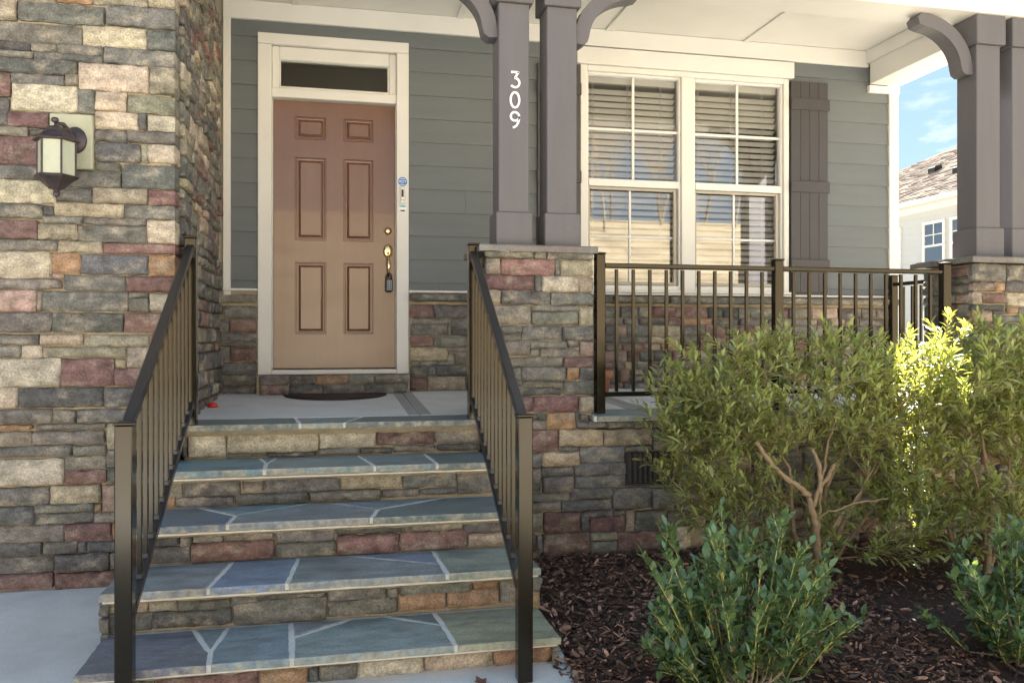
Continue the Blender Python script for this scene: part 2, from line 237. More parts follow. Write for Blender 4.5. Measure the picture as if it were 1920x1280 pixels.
S_RISER={5:"-342,-145,-225,-95,C;-135,358,-207,-96,C;366,681,-194,-99,C;687,1021,-181,-99,R;1027,1297,-181,-96,G;-142,76,-231,-208,G;83,341,-236,-213,G;352,586,-232,-197,G;594,775,-232,-200,G;784,1027,-227,-188,G;1039,1297,-228,-189,G;-487,-350,-220,-91,G",4:"-536,-317,-376,-298,g;-307,-31,-380,-301,G;-19,84,-364,-301,G;93,471,-374,-297,G;479,802,-371,-296,T;809,1099,-376,-299,G;1107,1401,-420,-302,G;-536,-354,-428,-382,O;-348,-64,-431,-385,G;-54,312,-432,-376,G;320,691,-430,-377,G;701,895,-423,-383,G;902,1099,-417,-385,G",3:"-514,-274,-545,-497,G;-267,-217,-551,-502,G;-211,-79,-536,-499,G;-74,158,-538,-496,g;168,445,-557,-494,G;456,813,-533,-491,G;820,1082,-532,-492,g;1090,1388,-557,-502,G;-514,-225,-634,-554,G;-218,160,-639,-542,R;168,449,-639,-565,G;456,760,-639,-539,R;766,1106,-639,-537,R;1114,1388,-629,-566,P",2:"-516,-340,-765,-712,T;-335,-228,-767,-713,g;-222,-3,-772,-719,G;3,110,-753,-713,G;114,406,-744,-709,G;413,673,-771,-703,G;680,727,-779,-720,G;735,1070,-768,-702,G;1078,1198,-759,-710,O;1207,1394,-850,-714,G;-526,-324,-865,-771,G;-319,2,-860,-776,G;9,409,-871,-746,G;413,724,-862,-779,G;732,948,-858,-755,O;955,1199,-853,-760,O",1:"-534,-249,-991,-919,G;-241,144,-1024,-918,R;150,335,-1023,-921,O;341,380,-1017,-920,G;385,533,-1026,-916,G;539,805,-1021,-908,C;812,1102,-1020,-901,C;1110,1397,-1023,-898,O"}
# ---------------------------------------------------------------- stone work
PAL={'G':[(.19,.178,.155),(.16,.153,.14),(.22,.20,.17),(.13,.127,.12),(.18,.17,.153)],'g':[(.30,.265,.20),(.25,.225,.175),(.33,.285,.21)],
 'B':[(.20,.20,.19),(.165,.17,.172)],'C':[(.52,.445,.345),(.485,.42,.33),(.55,.47,.36)],'T':[(.42,.345,.235),(.38,.31,.22)],
 'R':[(.205,.122,.108),(.18,.112,.104),(.23,.142,.12)],'O':[(.38,.235,.135),(.35,.225,.14)],'P':[(.40,.29,.235),(.37,.275,.225)]}
def parse(s): return [tuple(float(a)/1000 for a in t.split(',')[:4])+(t.split(',')[4],) for t in s.split(';')]
def stone_mesh(w,h,d,rng,ret=0.0):
    """a split-face block: front towards -y, back on y=0; ret>0 carries the right end round a corner"""
    def steps(s):
        e=min(.007,s*.2); n=max(1,min(8,int((s-2*e)/.036)))
        return [-s/2,-s/2+e]+[-s/2+e+(s-2*e)*i/n for i in range(1,n)]+[s/2-e,s/2]
    X,Z=steps(w),steps(h); nx,nz=len(X),len(Z); off=Vector((rng.random()*99,rng.random()*99,rng.random()*99))
    tx,tz=rng.uniform(-.05,.05),rng.uniform(-.08,.08); J=.0045
    m=MB(); vs=[]
    def nn(x,z,k,s=16): return noise.noise(Vector((x*s,k*3.1,z*s))+off)
    for j,z in enumerate(Z):
        for i,x in enumerate(X):
            eb=(i in (0,nx-1)) or (j in (0,nz-1))
            y=-d*(.66 if eb else 1.0)-x*tx*.3-z*tz*.4
            if not eb: y-=.013*nn(x,z,0,13)+.009*nn(x,z,5,38)
            px,pz=x,z
            if eb:
                px+=J*nn(x,z,1,30)*1.6; pz+=J*nn(x,z,2,30)*1.6
                if i in (0,nx-1) and j in (0,nz-1): px*=1-.006/w; pz*=1-.006/h
            if ret and i==nx-1: y=-d*.86; px=x-.004
            vs.append((px,y,pz))
    m.add(vs,[(j*nx+i,j*nx+i+1,(j+1)*nx+i+1,(j+1)*nx+i) for j in range(nz-1) for i in range(nx-1)],True)
    m.sm=[(0<i<nx-2 and 0<j<nz-2) for j in range(nz-1) for i in range(nx-1)]
    ring=[i for i in range(nx)]+[j*nx+nx-1 for j in range(1,nz)]+[(nz-1)*nx+i for i in range(nx-2,-1,-1)]+[j*nx for j in range(nz-2,0,-1)]
    b=len(m.v); m.v+=[(vs[i][0],.012,vs[i][2]) for i in ring]; k=len(ring)
    F=[(ring[a],b+a,b+(a+1)%k,ring[(a+1)%k]) for a in range(k)]; m.f+=F; m.sm+=[False]*k
    if ret:
        q=[]; S=[0,.25,.6,.93,1]
        for j,z in enumerate(Z):
            for s_ in S:
                eb=j in (0,nz-1)
                q.append((w/2-.004+(0 if s_==0 else (.010*nn(s_*ret*2,z,7,14)+(.004 if not eb else -.008)-(.012 if s_==1 else 0))),-d*.86+(ret+d*.86)*s_,z if not eb else vs[j*nx+nx-1][2]))
        n5=len(S); m.add(q,[(j*n5+i,j*n5+i+1,(j+1)*n5+i+1,(j+1)*n5+i) for j in range(nz-1) for i in range(n5-1)],True)
        top=[(nz-1)*n5+i for i in range(n5)]; b0=len(m.v)-len(q)
        for e in (0,(nz-1)*n5):
            zz=q[e][2]; bb=len(m.v); m.v+=[(w/2-.06,q[e+i][1],zz) for i in range(n5)]; m.f+=[(b0+e+i,b0+e+i+1,bb+i+1,bb+i) for i in range(n5-1)]; m.sm+=[False]*(n5-1)
    return m
rs=random.Random(5)
def lay(rects,parent,plane,normal='-y',d=.032,name='stone',corner=None,ret=.15,g=-.001):
    """rects in metres (u0,u1,v0,v1,colour); plane = position of the stone backs along the normal"""
    for (u0,u1,v0,v1,c) in rects:
        w,h=u1-u0-2*g,v1-v0-2*g
        if w<.012 or h<.012: continue
        dd=d*rs.uniform(.66,1.22); r=0
        if corner is not None and abs(u1-corner)<.09: w+=corner-u1; u1=corner; r=ret*rs.uniform(.75,1.0)
        m=stone_mesh(w,h,dd,rs,r)
        ms=m.mesh(name); ms.materials.append(K['stone'])
        if normal=='-y': W=Matrix.Translation(((u0+u1)/2,plane,(v0+v1)/2))
        elif normal=='+x': W=Matrix.Translation((plane,(u0+u1)/2,(v0+v1)/2))@Matrix.Rotation(R(90),4,'Z')
        elif normal=='-x': W=Matrix.Translation((plane,(u0+u1)/2,(v0+v1)/2))@Matrix.Rotation(R(-90),4,'Z')
        pc=rs.choice(PAL[c]); k=rs.uniform(.85,1.18)
        inst(name,ms,W,parent,tuple(min(.85,a*k*rs.uniform(.96,1.04)) for a in pc))
MIX='GGGGGGGGGGggCCRRTPO'
def ashlar(u0,u1,v0,v1,rng,wmin=.09,wmax=.34,mix=MIX,hs=(.055,.07,.085,.105,.13)):
    out=[];v=v0; e=.0045
    while v<v1-.02:
        h=rng.choice(hs)
        if v1-v-h<.05: h=v1-v
        u=u0
        while u<u1-.01:
            ww=rng.uniform(wmin,wmax)*(1.0 if h>.06 else .9)
            if u1-u-ww<.07: ww=u1-u
            if h>.1 and rng.random()<.35:
                k=rng.uniform(.4,.6); out.append((u,u+ww,v,v+h*k,rng.choice('GGGg'))); out.append((u,u+ww,v+h*k,v+h,rng.choice(mix)))
            else: out.append((u,u+ww,v,v+h,rng.choice(mix)))
            u+=ww
        v+=h
    return [(a+e,b-e,c+e,d-e,q) for a,b,c,d,q in out]
def remap(rc,z0,z1):
    a=min(r[2] for r in rc); b=max(r[3] for r in rc); f=lambda z:z0+(z-a)/(b-a)*(z1-z0)
    return [(r[0],r[1],f(r[2]),f(r[3]),r[4]) for r in rc]
def clipu(rc,u0,u1): return [(max(r[0],u0),min(r[1],u1))+r[2:] for r in rc if min(r[1],u1)-max(r[0],u0)>.015]
FZ=lambda y:.039*y                       # porch floor falls towards the steps
def gz(x,y):                             # lie of the land
    if y>-1.8: return -.885
    if y>-5.0: return -.885-.085*(-1.8-y)
    z=-.885-.085*3.2
    t=max(0,(-y-17)/26); t=min(1.6,t)
    return z+5.6*t*t*(3-2*min(t,1))*(1 if t<1 else 1)/(1 if t<1 else 1)
# ---------------------------------------------------------------- ground
def sheet(name,x0,x1,y0,y1,nx,ny,dz,m,fz=None):
    g=MB(); f=fz or gz
    X=[x0+(x1-x0)*i/nx for i in range(nx+1)]; Y=[y0+(y1-y0)*j/ny for j in range(ny+1)]
    g.add([(x,y,f(x,y)+dz) for y in Y for x in X],[(j*(nx+1)+i,j*(nx+1)+i+1,(j+1)*(nx+1)+i+1,(j+1)*(nx+1)+i) for j in range(ny) for i in range(nx)],True)
    return ob(name,g,m)
def gz2(x,y):
    if y<-17:
        t=min(1,(-y-17)/38); return -1.135+10.5*(t*t*(3-2*t))+ (0 if y>-55 else .02*(-55-y))+.35*noise.noise(Vector((x*.06,y*.06,0)))
    return gz(x,y) if y<-1.8 else -.885-.06*min(1,(y+1.8)/6)
g=MB(); nxx=48; Xs=[-260+520*i/nxx for i in range(nxx+1)]; Xs=sorted(set([round(x,2) for x in Xs]+[-8,-4,-1,0,1,2,3,4,5,6,7]))
Ys=[-300,-240,-180,-120,-90,-75,-65,-58,-52,-47,-43,-39,-35,-31,-27,-24,-21,-19,-17,-14,-11,-8,-5,-4.4,-3.8,-3.2,-2.5,-1.8,1,4,8,14,24,50,100,200,300]
n_=len(Xs)
def strip(ys):
    g=MB(); g.add([(x,y,gz2(x,y)-.03) for y in ys for x in Xs],[(j*n_+i,j*n_+i+1,(j+1)*n_+i+1,(j+1)*n_+i) for j in range(len(ys)-1) for i in range(n_-1)],True); return g
k_=Ys.index(-19); struct(ob('hill',strip(Ys[:k_+1]),K['woods'])); struct(ob('ground',strip(Ys[k_:]),K['lawn']))
struct(sheet('bounce_road',-70,70,-15.5,-9.6,30,6,.02,K['bounce_road']))  # pale street added behind the camera to bounce sunlight onto the porch
struct(sheet('walkway',-7.5,1.43,-9,-1.74,10,40,0.0,K['conc']))
struct(sheet('mulch_bed',1.432,7.5,-4.9,-1.70,20,24,-.012,K['mulchbed']))
# ---------------------------------------------------------------- the stone faced wing on the left
RS=random.Random(11)
tower=thing('stone_veneer_wall','tall mixed stone veneer wall with a lantern, at the left of the steps','wall',(-1.2,-1.4,-.885))
TX=-.405; TY=-1.748
ob('mortar_bed',B(-5.2,TX,TY,.4,-1.0,2.72),K['mortar'],tower)
fr=[(r[0],r[1],r[2],r[3],r[4]) for r in parse(S_TOWER)]
fr=[r for r in fr if not (r[0]>-1.0 and r[1]<-.77 and r[2]>1.27 and r[3]<1.57)]
lay(fr,tower,TY,d=.034,corner=-.378,ret=.13)
lay(ashlar(-1.95,-1.255,-.885,2.2,RS,mix=MIX),tower,TY,d=.034)
lay(ashlar(-1.95,-.40,2.215,2.70,RS),tower,TY,d=.034,corner=-.40)
lay(ashlar(-1.60,-.03,FZ(-.8)-.03,2.71,RS,.10,.30,mix='GGGGGGGGggGGCTRRRPG',hs=(.06,.08,.1,.12)),tower,TX,'+x',d=.046)
fm=MB()
for (u0,u1,v0,v1,c) in ashlar(-5.18,-1.955,-.9,2.70,RS,.12,.42,hs=(.07,.09,.11,.14)):
    q=stone_mesh(u1-u0,v1-v0,.03*RS.uniform(.7,1.2),RS); fm.add([(x+(u0+u1)/2,y+TY,z+(v0+v1)/2) for x,y,z in q.v],q.f,True)
o=ob('far_stones',fm,K['stonefar'],tower); o['kind']='stuff'
ob('mounting_block',B(-.978,-.776,TY-.06,TY,1.281,1.562,.006),K['block'],tower)
hr=MB(); hr.add([(-5.6,-2.1,2.73),(-.41,-2.1,2.73),(-.41,.55,2.73),(-5.6,.55,2.73),(-2.8,.4,4.25),(-5.6,-2.1,2.85),(-.41,-2.1,2.85),(-2.8,.55,4.3),(-.41,.55,3.3),(-5.6,.55,3.3)],[(0,1,2,3),(0,1,6,5),(5,6,8,7),(5,7,9),(1,2,8,6),(0,5,9,3)]); ob('unseen_low_roof',hr,K['shingle'],tower)  # roof out of view, kept low so the sun reaches the front lawn
# ---------------------------------------------------------------- porch: slab, foundation, border stones
porch=thing('porch','concrete porch floor on a stone faced foundation with bluestone edge','porch',(2.5,-.8,-.885))
def slope_slab(x0,x1,y0,y1,t,dz=0.0):
    m=MB(); m.add([(x,y,FZ(y)+dz-k) for x in (x0,x1) for y in (y0,y1) for k in (t,0)],[(0,1,3,2),(4,6,7,5),(0,4,5,1),(2,3,7,6),(0,2,6,4),(1,5,7,3)]); return m
for a,b in ((-.40,.951),(.961,2.372),(2.382,3.8),(3.81,5.30)):
    ob('floor_slab',slope_slab(a,b,-1.43,-.02,.10),K['conc'],porch)
K['band']=mat('trowelled_joint',(.36,.36,.345),rough=.7,var=.08,vs=20)
for x in (.956,2.377,3.805):
    for s_ in (-1,1): ob('joint_band',slope_slab(x+s_*.04-.03,x+s_*.04+.03,-1.42,-.03,.003,.0025),K['band'],porch)
    ob('joint_gap',slope_slab(x-.0049,x+.0049,-1.42,-.03,.09,-.009),K['soil'],porch)
ob('porch_core',B(-.38,5.26,-1.49,.0,-1.1,-.175).box(1.32,5.26,-1.69,-1.495,-1.1,-.175),K['mortar'],porch)
lay([(r[0],r[1],r[2],min(r[3],-.086) if r[1]>2.0 else r[3],r[4]) for r in clipu(parse(S_FOUND),1.30,2.69)],porch,-1.69,d=.034)
lay(ashlar(2.535,2.695,-.60,-.45,RS)+ashlar(2.695,5.27,-.90,-.086,RS,mix='GGGGGGGgBBTRRRC'),porch,-1.69,d=.034)
lay(ashlar(-1.69,-.05,-.95,-.14,RS),porch,5.26,'+x',d=.034)
v=ob('foundation_vent',B(2.165,2.50,-1.70,-1.69,-.475,-.279),K['rubber'],porch)
for i in range(10):
    x=2.178+i*.0325; ob('slat',MB().prism([(x,-1.70),(x+.02,-1.722),(x+.026,-1.715),(x+.012,-1.70)],'z',-.465,-.285),K['dark'],v)
ob('vent_frame',B(2.160,2.505,-1.725,-1.702,-.482,-.466,.003),K['dark'],v)
def flag(poly,z,t,parent,c,chip=None):
    """a bluestone slab; poly shrunk by the joint, edges chipped"""
    n=len(poly); cx=sum(p[0] for p in poly)/n; cy=sum(p[1] for p in poly)/n; pts=[]
    area=sum(poly[i][0]*poly[(i+1)%n][1]-poly[(i+1)%n][0]*poly[i][1] for i in range(n))
    if area<0: poly=poly[::-1]
    ins=[]
    for i in range(n):
        a,b,c_=Vector(poly[i-1]),Vector(poly[i]),Vector(poly[(i+1)%n]); e1=(b-a).normalized(); e2=(c_-b).normalized()
        def off(p,q): return 0.0 if (chip and abs(p.y-chip[0])<.002 and abs(q.y-chip[0])<.002) else .0085
        n1=Vector((-e1.y,e1.x)); n2=Vector((-e2.y,e2.x)); o1,o2=off(a,b),off(b,c_); den=n1.x*n2.y-n1.y*n2.x
        if abs(den)<.05: q=b+n1*max(o1,o2)
        else:
            r1=n1.dot(b)+o1; r2=n2.dot(b)+o2; q=Vector(((r1*n2.y-r2*n1.y)/den,(n1.x*r2-n2.x*r1)/den))
            if (q-b).length>.05: q=b+(q-b).normalized()*.05
        ins.append(q)
    P=[]
    for i in range(n):
        a,b=ins[i],ins[(i+1)%n]; L_=(b-a).length; k=max(1,int(L_/.035)); nose=chip and abs(a.y-chip[0])<.004 and abs(b.y-chip[0])<.004
        nr=Vector((-(b-a).y,(b-a).x)).normalized()
        for s_ in range(k):
            p=a+(b-a)*s_/k
            if 0<s_<k: p=p+nr*rs.uniform(-.001,.0035)*(1.2 if nose else 1)
            P.append(p)
    m=MB(); k=len(P); zz=lambda p:z(p.y) if callable(z) else z
    zj=rs.uniform(-.0015,.0015)
    def sh(p,r): d=Vector((cx,cy))-p; return p+d.normalized()*min(r,d.length*.3)
    top=[(*sh(p,.005),zz(p)+zj) for p in P]; mid=[(p.x,p.y,zz(p)-.006+rs.uniform(-.003,.003)) for p in P]; bot=[(p.x,p.y+ (.006 if chip and p.y<chip[0]+.01 else 0),zz(p)-t) for p in P]
    m.add(top+mid+bot,[tuple(range(k))],False)
    m.f+=[(k+i,k+(i+1)%k,(i+1)%k,i) for i in range(k)]+[(2*k+i,2*k+(i+1)%k,k+(i+1)%k,k+i) for i in range(k)]+[tuple(range(2*k,3*k))[::-1]]; m.sm+=[False]*(2*k+1)
    o=ob('flagstone',m,K['flag'],parent,color=c); o.data.materials.append(K['flagedge'])
    for p in o.data.polygons[1:]: p.material_index=1
FC=[(.25,.30,.295),(.21,.265,.285),(.27,.305,.27),(.22,.28,.305),(.185,.21,.215),(.255,.29,.25),(.30,.31,.24)]
fz=lambda y:FZ(y)
xs=[1.965,2.43,2.78,3.3,3.75,4.2,4.62]
for i in range(6):
    j=rs.uniform(-.08,.08); a,b=xs[i],xs[i+1]
    flag([(a,-1.765),(b,-1.765),(b+.0,-1.435),(a+.0,-1.435)],lambda y:FZ(y)+.016,.030,porch,rs.choice(FC),(-1.765,))
ob('border_bed',slope_slab(1.96,4.62,-1.735,-1.432,.030,.010),K['grout'],porch)
# ---------------------------------------------------------------- entry steps
steps=thing('entry_steps','five wide bluestone steps with mixed stone risers and pale grout','steps',(.43,-2.4,-.95))
ZT=[-.856,-.658,-.461,-.263,-.066]; NY=[-3.067,-2.722,-2.377,-2.032,-1.687]
TR={1:[[(-.524,1),(-.154,1),(-.048,.35),(-.034,0),(-.524,0)],[(-.154,1),(-.01,1),(-.048,.35)],[(-.01,1),(.254,1),(.278,0),(-.034,0),(-.048,.35)],[(.254,1),(.527,1),(.268,.55)],[(.268,.55),(.527,1),(.665,1),(.912,.6),(.935,0),(.278,0)],[(.665,1),(.895,1),(.912,.6)],[(.895,1),(1.391,1),(1.391,0),(.935,0),(.912,.6)]],
2:[[(-.524,1),(-.029,1),(-.085,0),(-.524,0)],[(-.029,1),(.274,1),(.241,0),(-.085,0)],[(.274,1),(.491,1),(.941,.4),(.945,0),(.241,0)],[(.491,1),(.93,1),(.941,.4)],[(.93,1),(1.391,1),(1.391,0),(.945,0),(.941,.4)]],
3:[[(-.524,1),(-.233,1),(-.03,.45),(-.046,0),(-.524,0)],[(-.233,1),(.342,1),(-.03,.45)],[(.342,1),(.412,1),(.66,.45),(.62,0),(-.046,0),(-.03,.45)],[(.412,1),(1.03,1),(.66,.45)],[(1.03,1),(1.391,1),(1.391,0),(.62,0),(.66,.45)]],
4:[[(-.524,1),(.04,1),(.09,.5),(.095,0),(-.524,0)],[(.04,1),(.13,1),(.09,.5)],[(.13,1),(.58,1),(.655,0),(.095,0),(.09,.5)],[(.58,1),(.96,1),(.985,0),(.655,0)],[(.96,1),(1.391,1),(1.391,0),(.985,0)]],
5:[[(-.372,1),(.226,1),(.26,0),(-.372,0)],[(.226,1),(.61,1),(.5,0),(.26,0)],[(.61,1),(1.30,1),(1.30,0),(.5,0)]]}
TC={1:[4,0,0,2,0,4,6],2:[0,3,2,3,2],3:[4,3,0,1,4],4:[1,1,0,0,4],5:[4,0,4]}
for k in range(1,6):
    z,ny=ZT[k-1],NY[k-1]; back=ny+.43 if k<5 else -1.436
    x0,x1=(-.515,1.382) if k<5 else (-.372,1.298)
    zf=(lambda y,z=z:z) if k<5 else (lambda y:FZ(y)+.0005)
    for i,p in enumerate(TR[k]): flag([(x,ny+(back-ny)*t) for x,t in p],zf,.032,steps,tuple(a*rs.uniform(.9,1.1) for a in FC[TC[k][i]]),(ny,))
    zb=ZT[k-2]-.048 if k>1 else -1.25
    ob('step_core',B(x0+.01,x1-.01,ny+.112,-1.70 if k<5 else -1.50,zb,z-.05),K['mortar'],steps)
    gb=MB()
    if k<5: gb.box(x0+.004,x1-.004,ny+.045,back+.02,z-.052,z-.0045).box(x0+.004,x1-.004,ny+.013,ny+.0445,z-.030,z-.0045)
    else: gb=slope_slab(x0,x1,ny+.013,-1.434,.026,-.0045)
    ob('grout_bed',gb,K['grout'],steps)
    zlo=(ZT[k-2]+.003) if k>1 else -.995
    lay(remap(clipu(parse(S_RISER[k]),x0,x1),zlo,z-.058),steps,ny+.113,d=.036)
    # untidy mortar squeezed out under the nosing
    q=MB(); X=[x0+.01+(x1-x0-.02)*i/60 for i in range(61)]
    top=[(x,ny+.030+.006*noise.noise(Vector((x*9,k,0))),z-.0335) for x in X]; bo=[(x,ny+.082,z-.070-.009*noise.noise(Vector((x*14,k,4)))) for x in X]
    q.add(top+bo,[(i,61+i,62+i,i+1) for i in range(60)],True); ob('mortar_bead',q,K['mortar'],steps)
    if k<5:
        zl=[-1.02,-.94,-.66,-.463][k-1]
        lay(ashlar(ny+.05,-1.80,zl,z-.055,RS,.1,.25,hs=(.07,.09,.1)) if z-.055-zl>.05 else [],steps,x1-.012,'+x',d=.03)
        lay(ashlar(ny+.05,-1.80,zl,z-.055,RS,.1,.25,hs=(.07,.09,.1)) if z-.055-zl>.05 else [],steps,x0+.012,'-x',d=.03)
# ---------------------------------------------------------------- piers
def pier(x0,x1,rects,label,h0):
    t=thing('stone_pier',label,'pier',((x0+x1)/2,-1.4,FZ(-1.7)),'stone piers of the porch')
    y0,y1=-1.72,-1.20
    ob('mortar_bed',B(x0+.03,x1-.03,y0+.03,y1-.03,-.20,.905),K['mortar'],t)
    lay(rects,t,y0+.03,d=.034)
    for sx,nm in ((x0+.03,'-x'),(x1-.03,'+x')): lay(ashlar(y0+.035,y1-.03,h0,.895,RS,.1,.28,hs=(.07,.09,.11)),t,sx,nm,d=.03)
    c=MB(); P=[]
    ex=.045; per=[(x0-ex,y0-ex),(x1+ex*.2,y0-ex),(x1+ex*.2,y1+ex),(x0-ex,y1+ex)]
    for i in range(4):
        a,b=Vector(per[i]),Vector(per[(i+1)%4])
        for s_ in range(9): P.append(a+(b-a)*s_/9+Vector((rs.uniform(-.004,.004),rs.uniform(-.004,.004))))
    k=len(P); c.add([(p.x,p.y,.913+rs.uniform(-.004,.002)) for p in P]+[(p.x,p.y,.944) for p in P]+[(p.x*.985+.015*(x0+x1)/2,p.y*.985-.015*1.42,.951) for p in P],[tuple(range(k))[::-1],tuple(range(2*k,3*k))]+[(i,(i+1)%k,k+(i+1)%k,k+i) for i in range(k)]+[(k+i,k+(i+1)%k,2*k+(i+1)%k,2*k+i) for i in range(k)])
    ob('cap_stone',c,K['flag'],t,color=(.17,.14,.13))
    return t
pr_=parse(S_PIER); p1=pier(1.306,1.962,pr_,'stone pier under the numbered columns beside the steps',-.06)
rp=parse(S_RPIER)
pier(4.60,5.27,[(max(4.60,r[0]),min(5.265,r[1]),r[2],r[3],r[4]) for r in remap(rp,.46,.905)]+ashlar(4.60,5.265,-.07,.455,RS),'stone pier at the right edge behind the tall shrubs',-.06)
# ---------------------------------------------------------------- the house behind the porch
house=thing('house','grey green lap sided house with cream trim behind the porch','house',(2.4,1,-.885))
base=ob('stone_base',B(-.40,-.107,-.02,.10,-.12,.70).box(1.015,5.285,-.02,.10,-.12,.70).box(-.106,1.014,-.02,.10,-.12,.13),K['mortar'],house)
lay(parse(S_WALL_L),base,-.02,d=.03); lay(parse(S_WALL_R),base,-.02,d=.03)
lay(ashlar(1.56,5.27,-.03,.672,RS,.08,.30,mix='GGGGGGGGGGGGgTRRRPO',hs=(.06,.075,.09,.11)),base,-.02,d=.03)
sl=ob('threshold_base',B(-.103,1.012,-.14,-.02,-.02,.132),K['mortar'],house); lay(parse(S_SILL),sl,-.14,d=.03)
def ledge(x0,x1):
    x=x0
    while x<x1-.02:
        w=min(rs.uniform(.38,.62),x1-x)
        if x1-x-w<.12: w=x1-x
        m=stone_mesh(w-.006,.058,.085,rs); ms=m.mesh('ledge_stone'); ms.materials.append(K['stone'])
        inst('ledge_stone',ms,Matrix.Translation((x+w/2,-.02,.722)),base,rs.choice([(.17,.155,.125),(.15,.145,.13),(.20,.18,.14)])); x+=w
ledge(1.02,5.29)
# sheathing, so that the room behind is closed
sh=MB()
for a in ((-.41,-.106,.70,3.0),(1.014,2.395,.70,3.0),(4.25,5.19,.70,3.0),(-.106,1.014,2.60,3.0),(2.395,4.25,2.60,3.0)): sh.box(a[0],a[1],.0,.12,a[2],a[3])
for a in ((-.41,-.106,-.1,.70),(1.014,5.19,-.1,.70)): sh.box(a[0],a[1],.1,.12,a[2],a[3])
ob('sheathing',sh,K['room'],house)
rm=MB(); rm.box(-.5,5.19,4.2,4.3,-.1,2.9); rm.box(-.5,-.41,.1,4.2,-.1,2.9); rm.box(5.19,5.285,.0,9,-.9,2.95); rm.box(-.5,5.19,.12,4.2,-.08,.02); rm.box(-.5,5.19,.12,4.2,2.75,2.9)
ob('room_shell',rm,K['room'],house)
def board(x0,x1,z0,z1):
    return MB().prism([(-.0205,z0),(-.0205,z0+.005),(-.0065,z1),(-.0005,z1),(-.0005,z0)],'x',x0,x1)
zr=[.778]+[.838+.1815*k for k in range(0,12)]
for k in range(len(zr)-1):
    z0,z1=zr[k],zr[k+1]+.012
    if z0>2.70: break
    if z0>2.6: spans=[(-.297,1.86),(1.863,5.224)]; z1=2.80
    else: spans=[(-.297,-.107),(1.015,2.40) if k%4 else None,(4.252,5.224)]
    if k%4==0 and z0<2.6: c=1.25+.21*(k//4); spans=[(-.297,-.107),(1.015,c),(c+.002,2.40),(4.252,5.224)]
    for s_ in spans: ob('siding_board',board(s_[0],s_[1],z0,z1),K['siding'],house)
for n_,a in (('corner_board',(5.225,5.318,-.035,.07,-.08,2.60)),('corner_cap',(5.02,5.325,-.045,.06,2.555,2.618)),('corner_board',(-.352,-.298,-.032,-.001,.70,2.775)),('frieze_board',(-.352,5.02,-.034,-.001,2.775,2.914)),
    ('water_table',(-.352,-.106,-.062,-.001,.760,.777)),('water_table',(1.014,5.226,-.062,-.001,.760,.777)),('casing',(-.105,-.006,-.036,.075,.135,2.60)),('casing',(.920,1.013,-.036,.075,.135,2.60)),('casing',(-.105,1.013,-.038,.075,2.602,2.682)),
    ('door_head',(-.005,.919,-.02,.09,2.213,2.282)),('jamb_stop',(-.006,.0,.02,.09,.16,2.21)),('jamb_stop',(.915,.919,.02,.09,.16,2.21)),('threshold',(-.005,.919,-.045,.10,.137,.172)),('header_board',(2.36,4.288,-.058,-.001,2.622,2.757)),
    ('window_casing',(2.395,2.452,-.032,.06,.778,2.620)),('window_casing',(4.205,4.252,-.032,.06,.778,2.620)),('window_casing',(3.271,3.383,-.028,.06,.80,2.575)),('window_casing',(2.453,4.204,-.030,.06,2.576,2.620)),('window_sill',(2.38,4.268,-.075,.06,.779,.799))):
    ob(n_,B(*a,.004),K['white'],house)
# transom
tw=MB(); 
for a in ((-.004,.046,2.284,2.598),(.866,.918,2.284,2.598),(.0465,.8655,2.284,2.302),(.0465,.8655,2.500,2.598)): tw.box(a[0],a[1],-.004,.05,a[2],a[3],.006)
for a in ((.0466,.058,2.3025,2.4995),(.854,.8654,2.3025,2.4995)): tw.box(a[0],a[1],.006,.045,a[2],a[3],.003)
tr=ob('transom_window',tw,K['white'],house); ob('pane',B(.058,.854,.03,.034,2.303,2.499),K['dglass'],tr)
# front door
def ring(m,a,b):
    (x0,x1,z0,z1,y0),(X0,X1,Z0,Z1,y1)=a,b
    m.add([(x0,y0,z0),(x1,y0,z0),(x1,y0,z1),(x0,y0,z1),(X0,y1,Z0),(X1,y1,Z0),(X1,y1,Z1),(X0,y1,Z1)],[(0,1,5,4),(1,2,6,5),(2,3,7,6),(3,0,4,7)])
xs=[.001,.159,.393,.521,.752,.913]; zs=[.181,.437,.992,1.153,1.790,1.922,2.100,2.210]
dm=MB(); pan=[]
for i in range(5):
    for j in range(7):
        if i in (1,3) and j in (1,3,5): pan.append((xs[i],xs[i+1],zs[j],zs[j+1])); continue
        dm.add([(xs[i],.06,zs[j]),(xs[i+1],.06,zs[j]),(xs[i+1],.06,zs[j+1]),(xs[i],.06,zs[j+1])],[(0,1,2,3)])
dm.box(.001,.913,.075,.10,.181,2.210)
for (x,z0,z1) in ((.158,.181,2.21),(.7525,.181,2.21)): dm.box(x-.0006,x+.0006,.0594,.0601,z0,z1)
door=ob('front_door',dm,K['door'],house,label='six panel brown front door with brass handle')
for (a,b,c,d) in pan:
    m=MB(); st=[(0,.06),(.002,.053),(.007,.053),(.010,.066),(.014,.066),(.016,.074),(.026,.076),(.030,.068),(.044,.0585)]
    for (i0,y0),(i1,y1) in zip(st,st[1:]): ring(m,(a+i0,b-i0,c+i0,d-i0,y0),(a+i1,b-i1,c+i1,d-i1,y1))
    i=.044; m.add([(a+i,.0585,c+i),(b-i,.0585,c+i),(b-i,.0585,d-i),(a+i,.0585,d-i)],[(0,1,2,3)])
    ob('panel',m,K['door'],door)
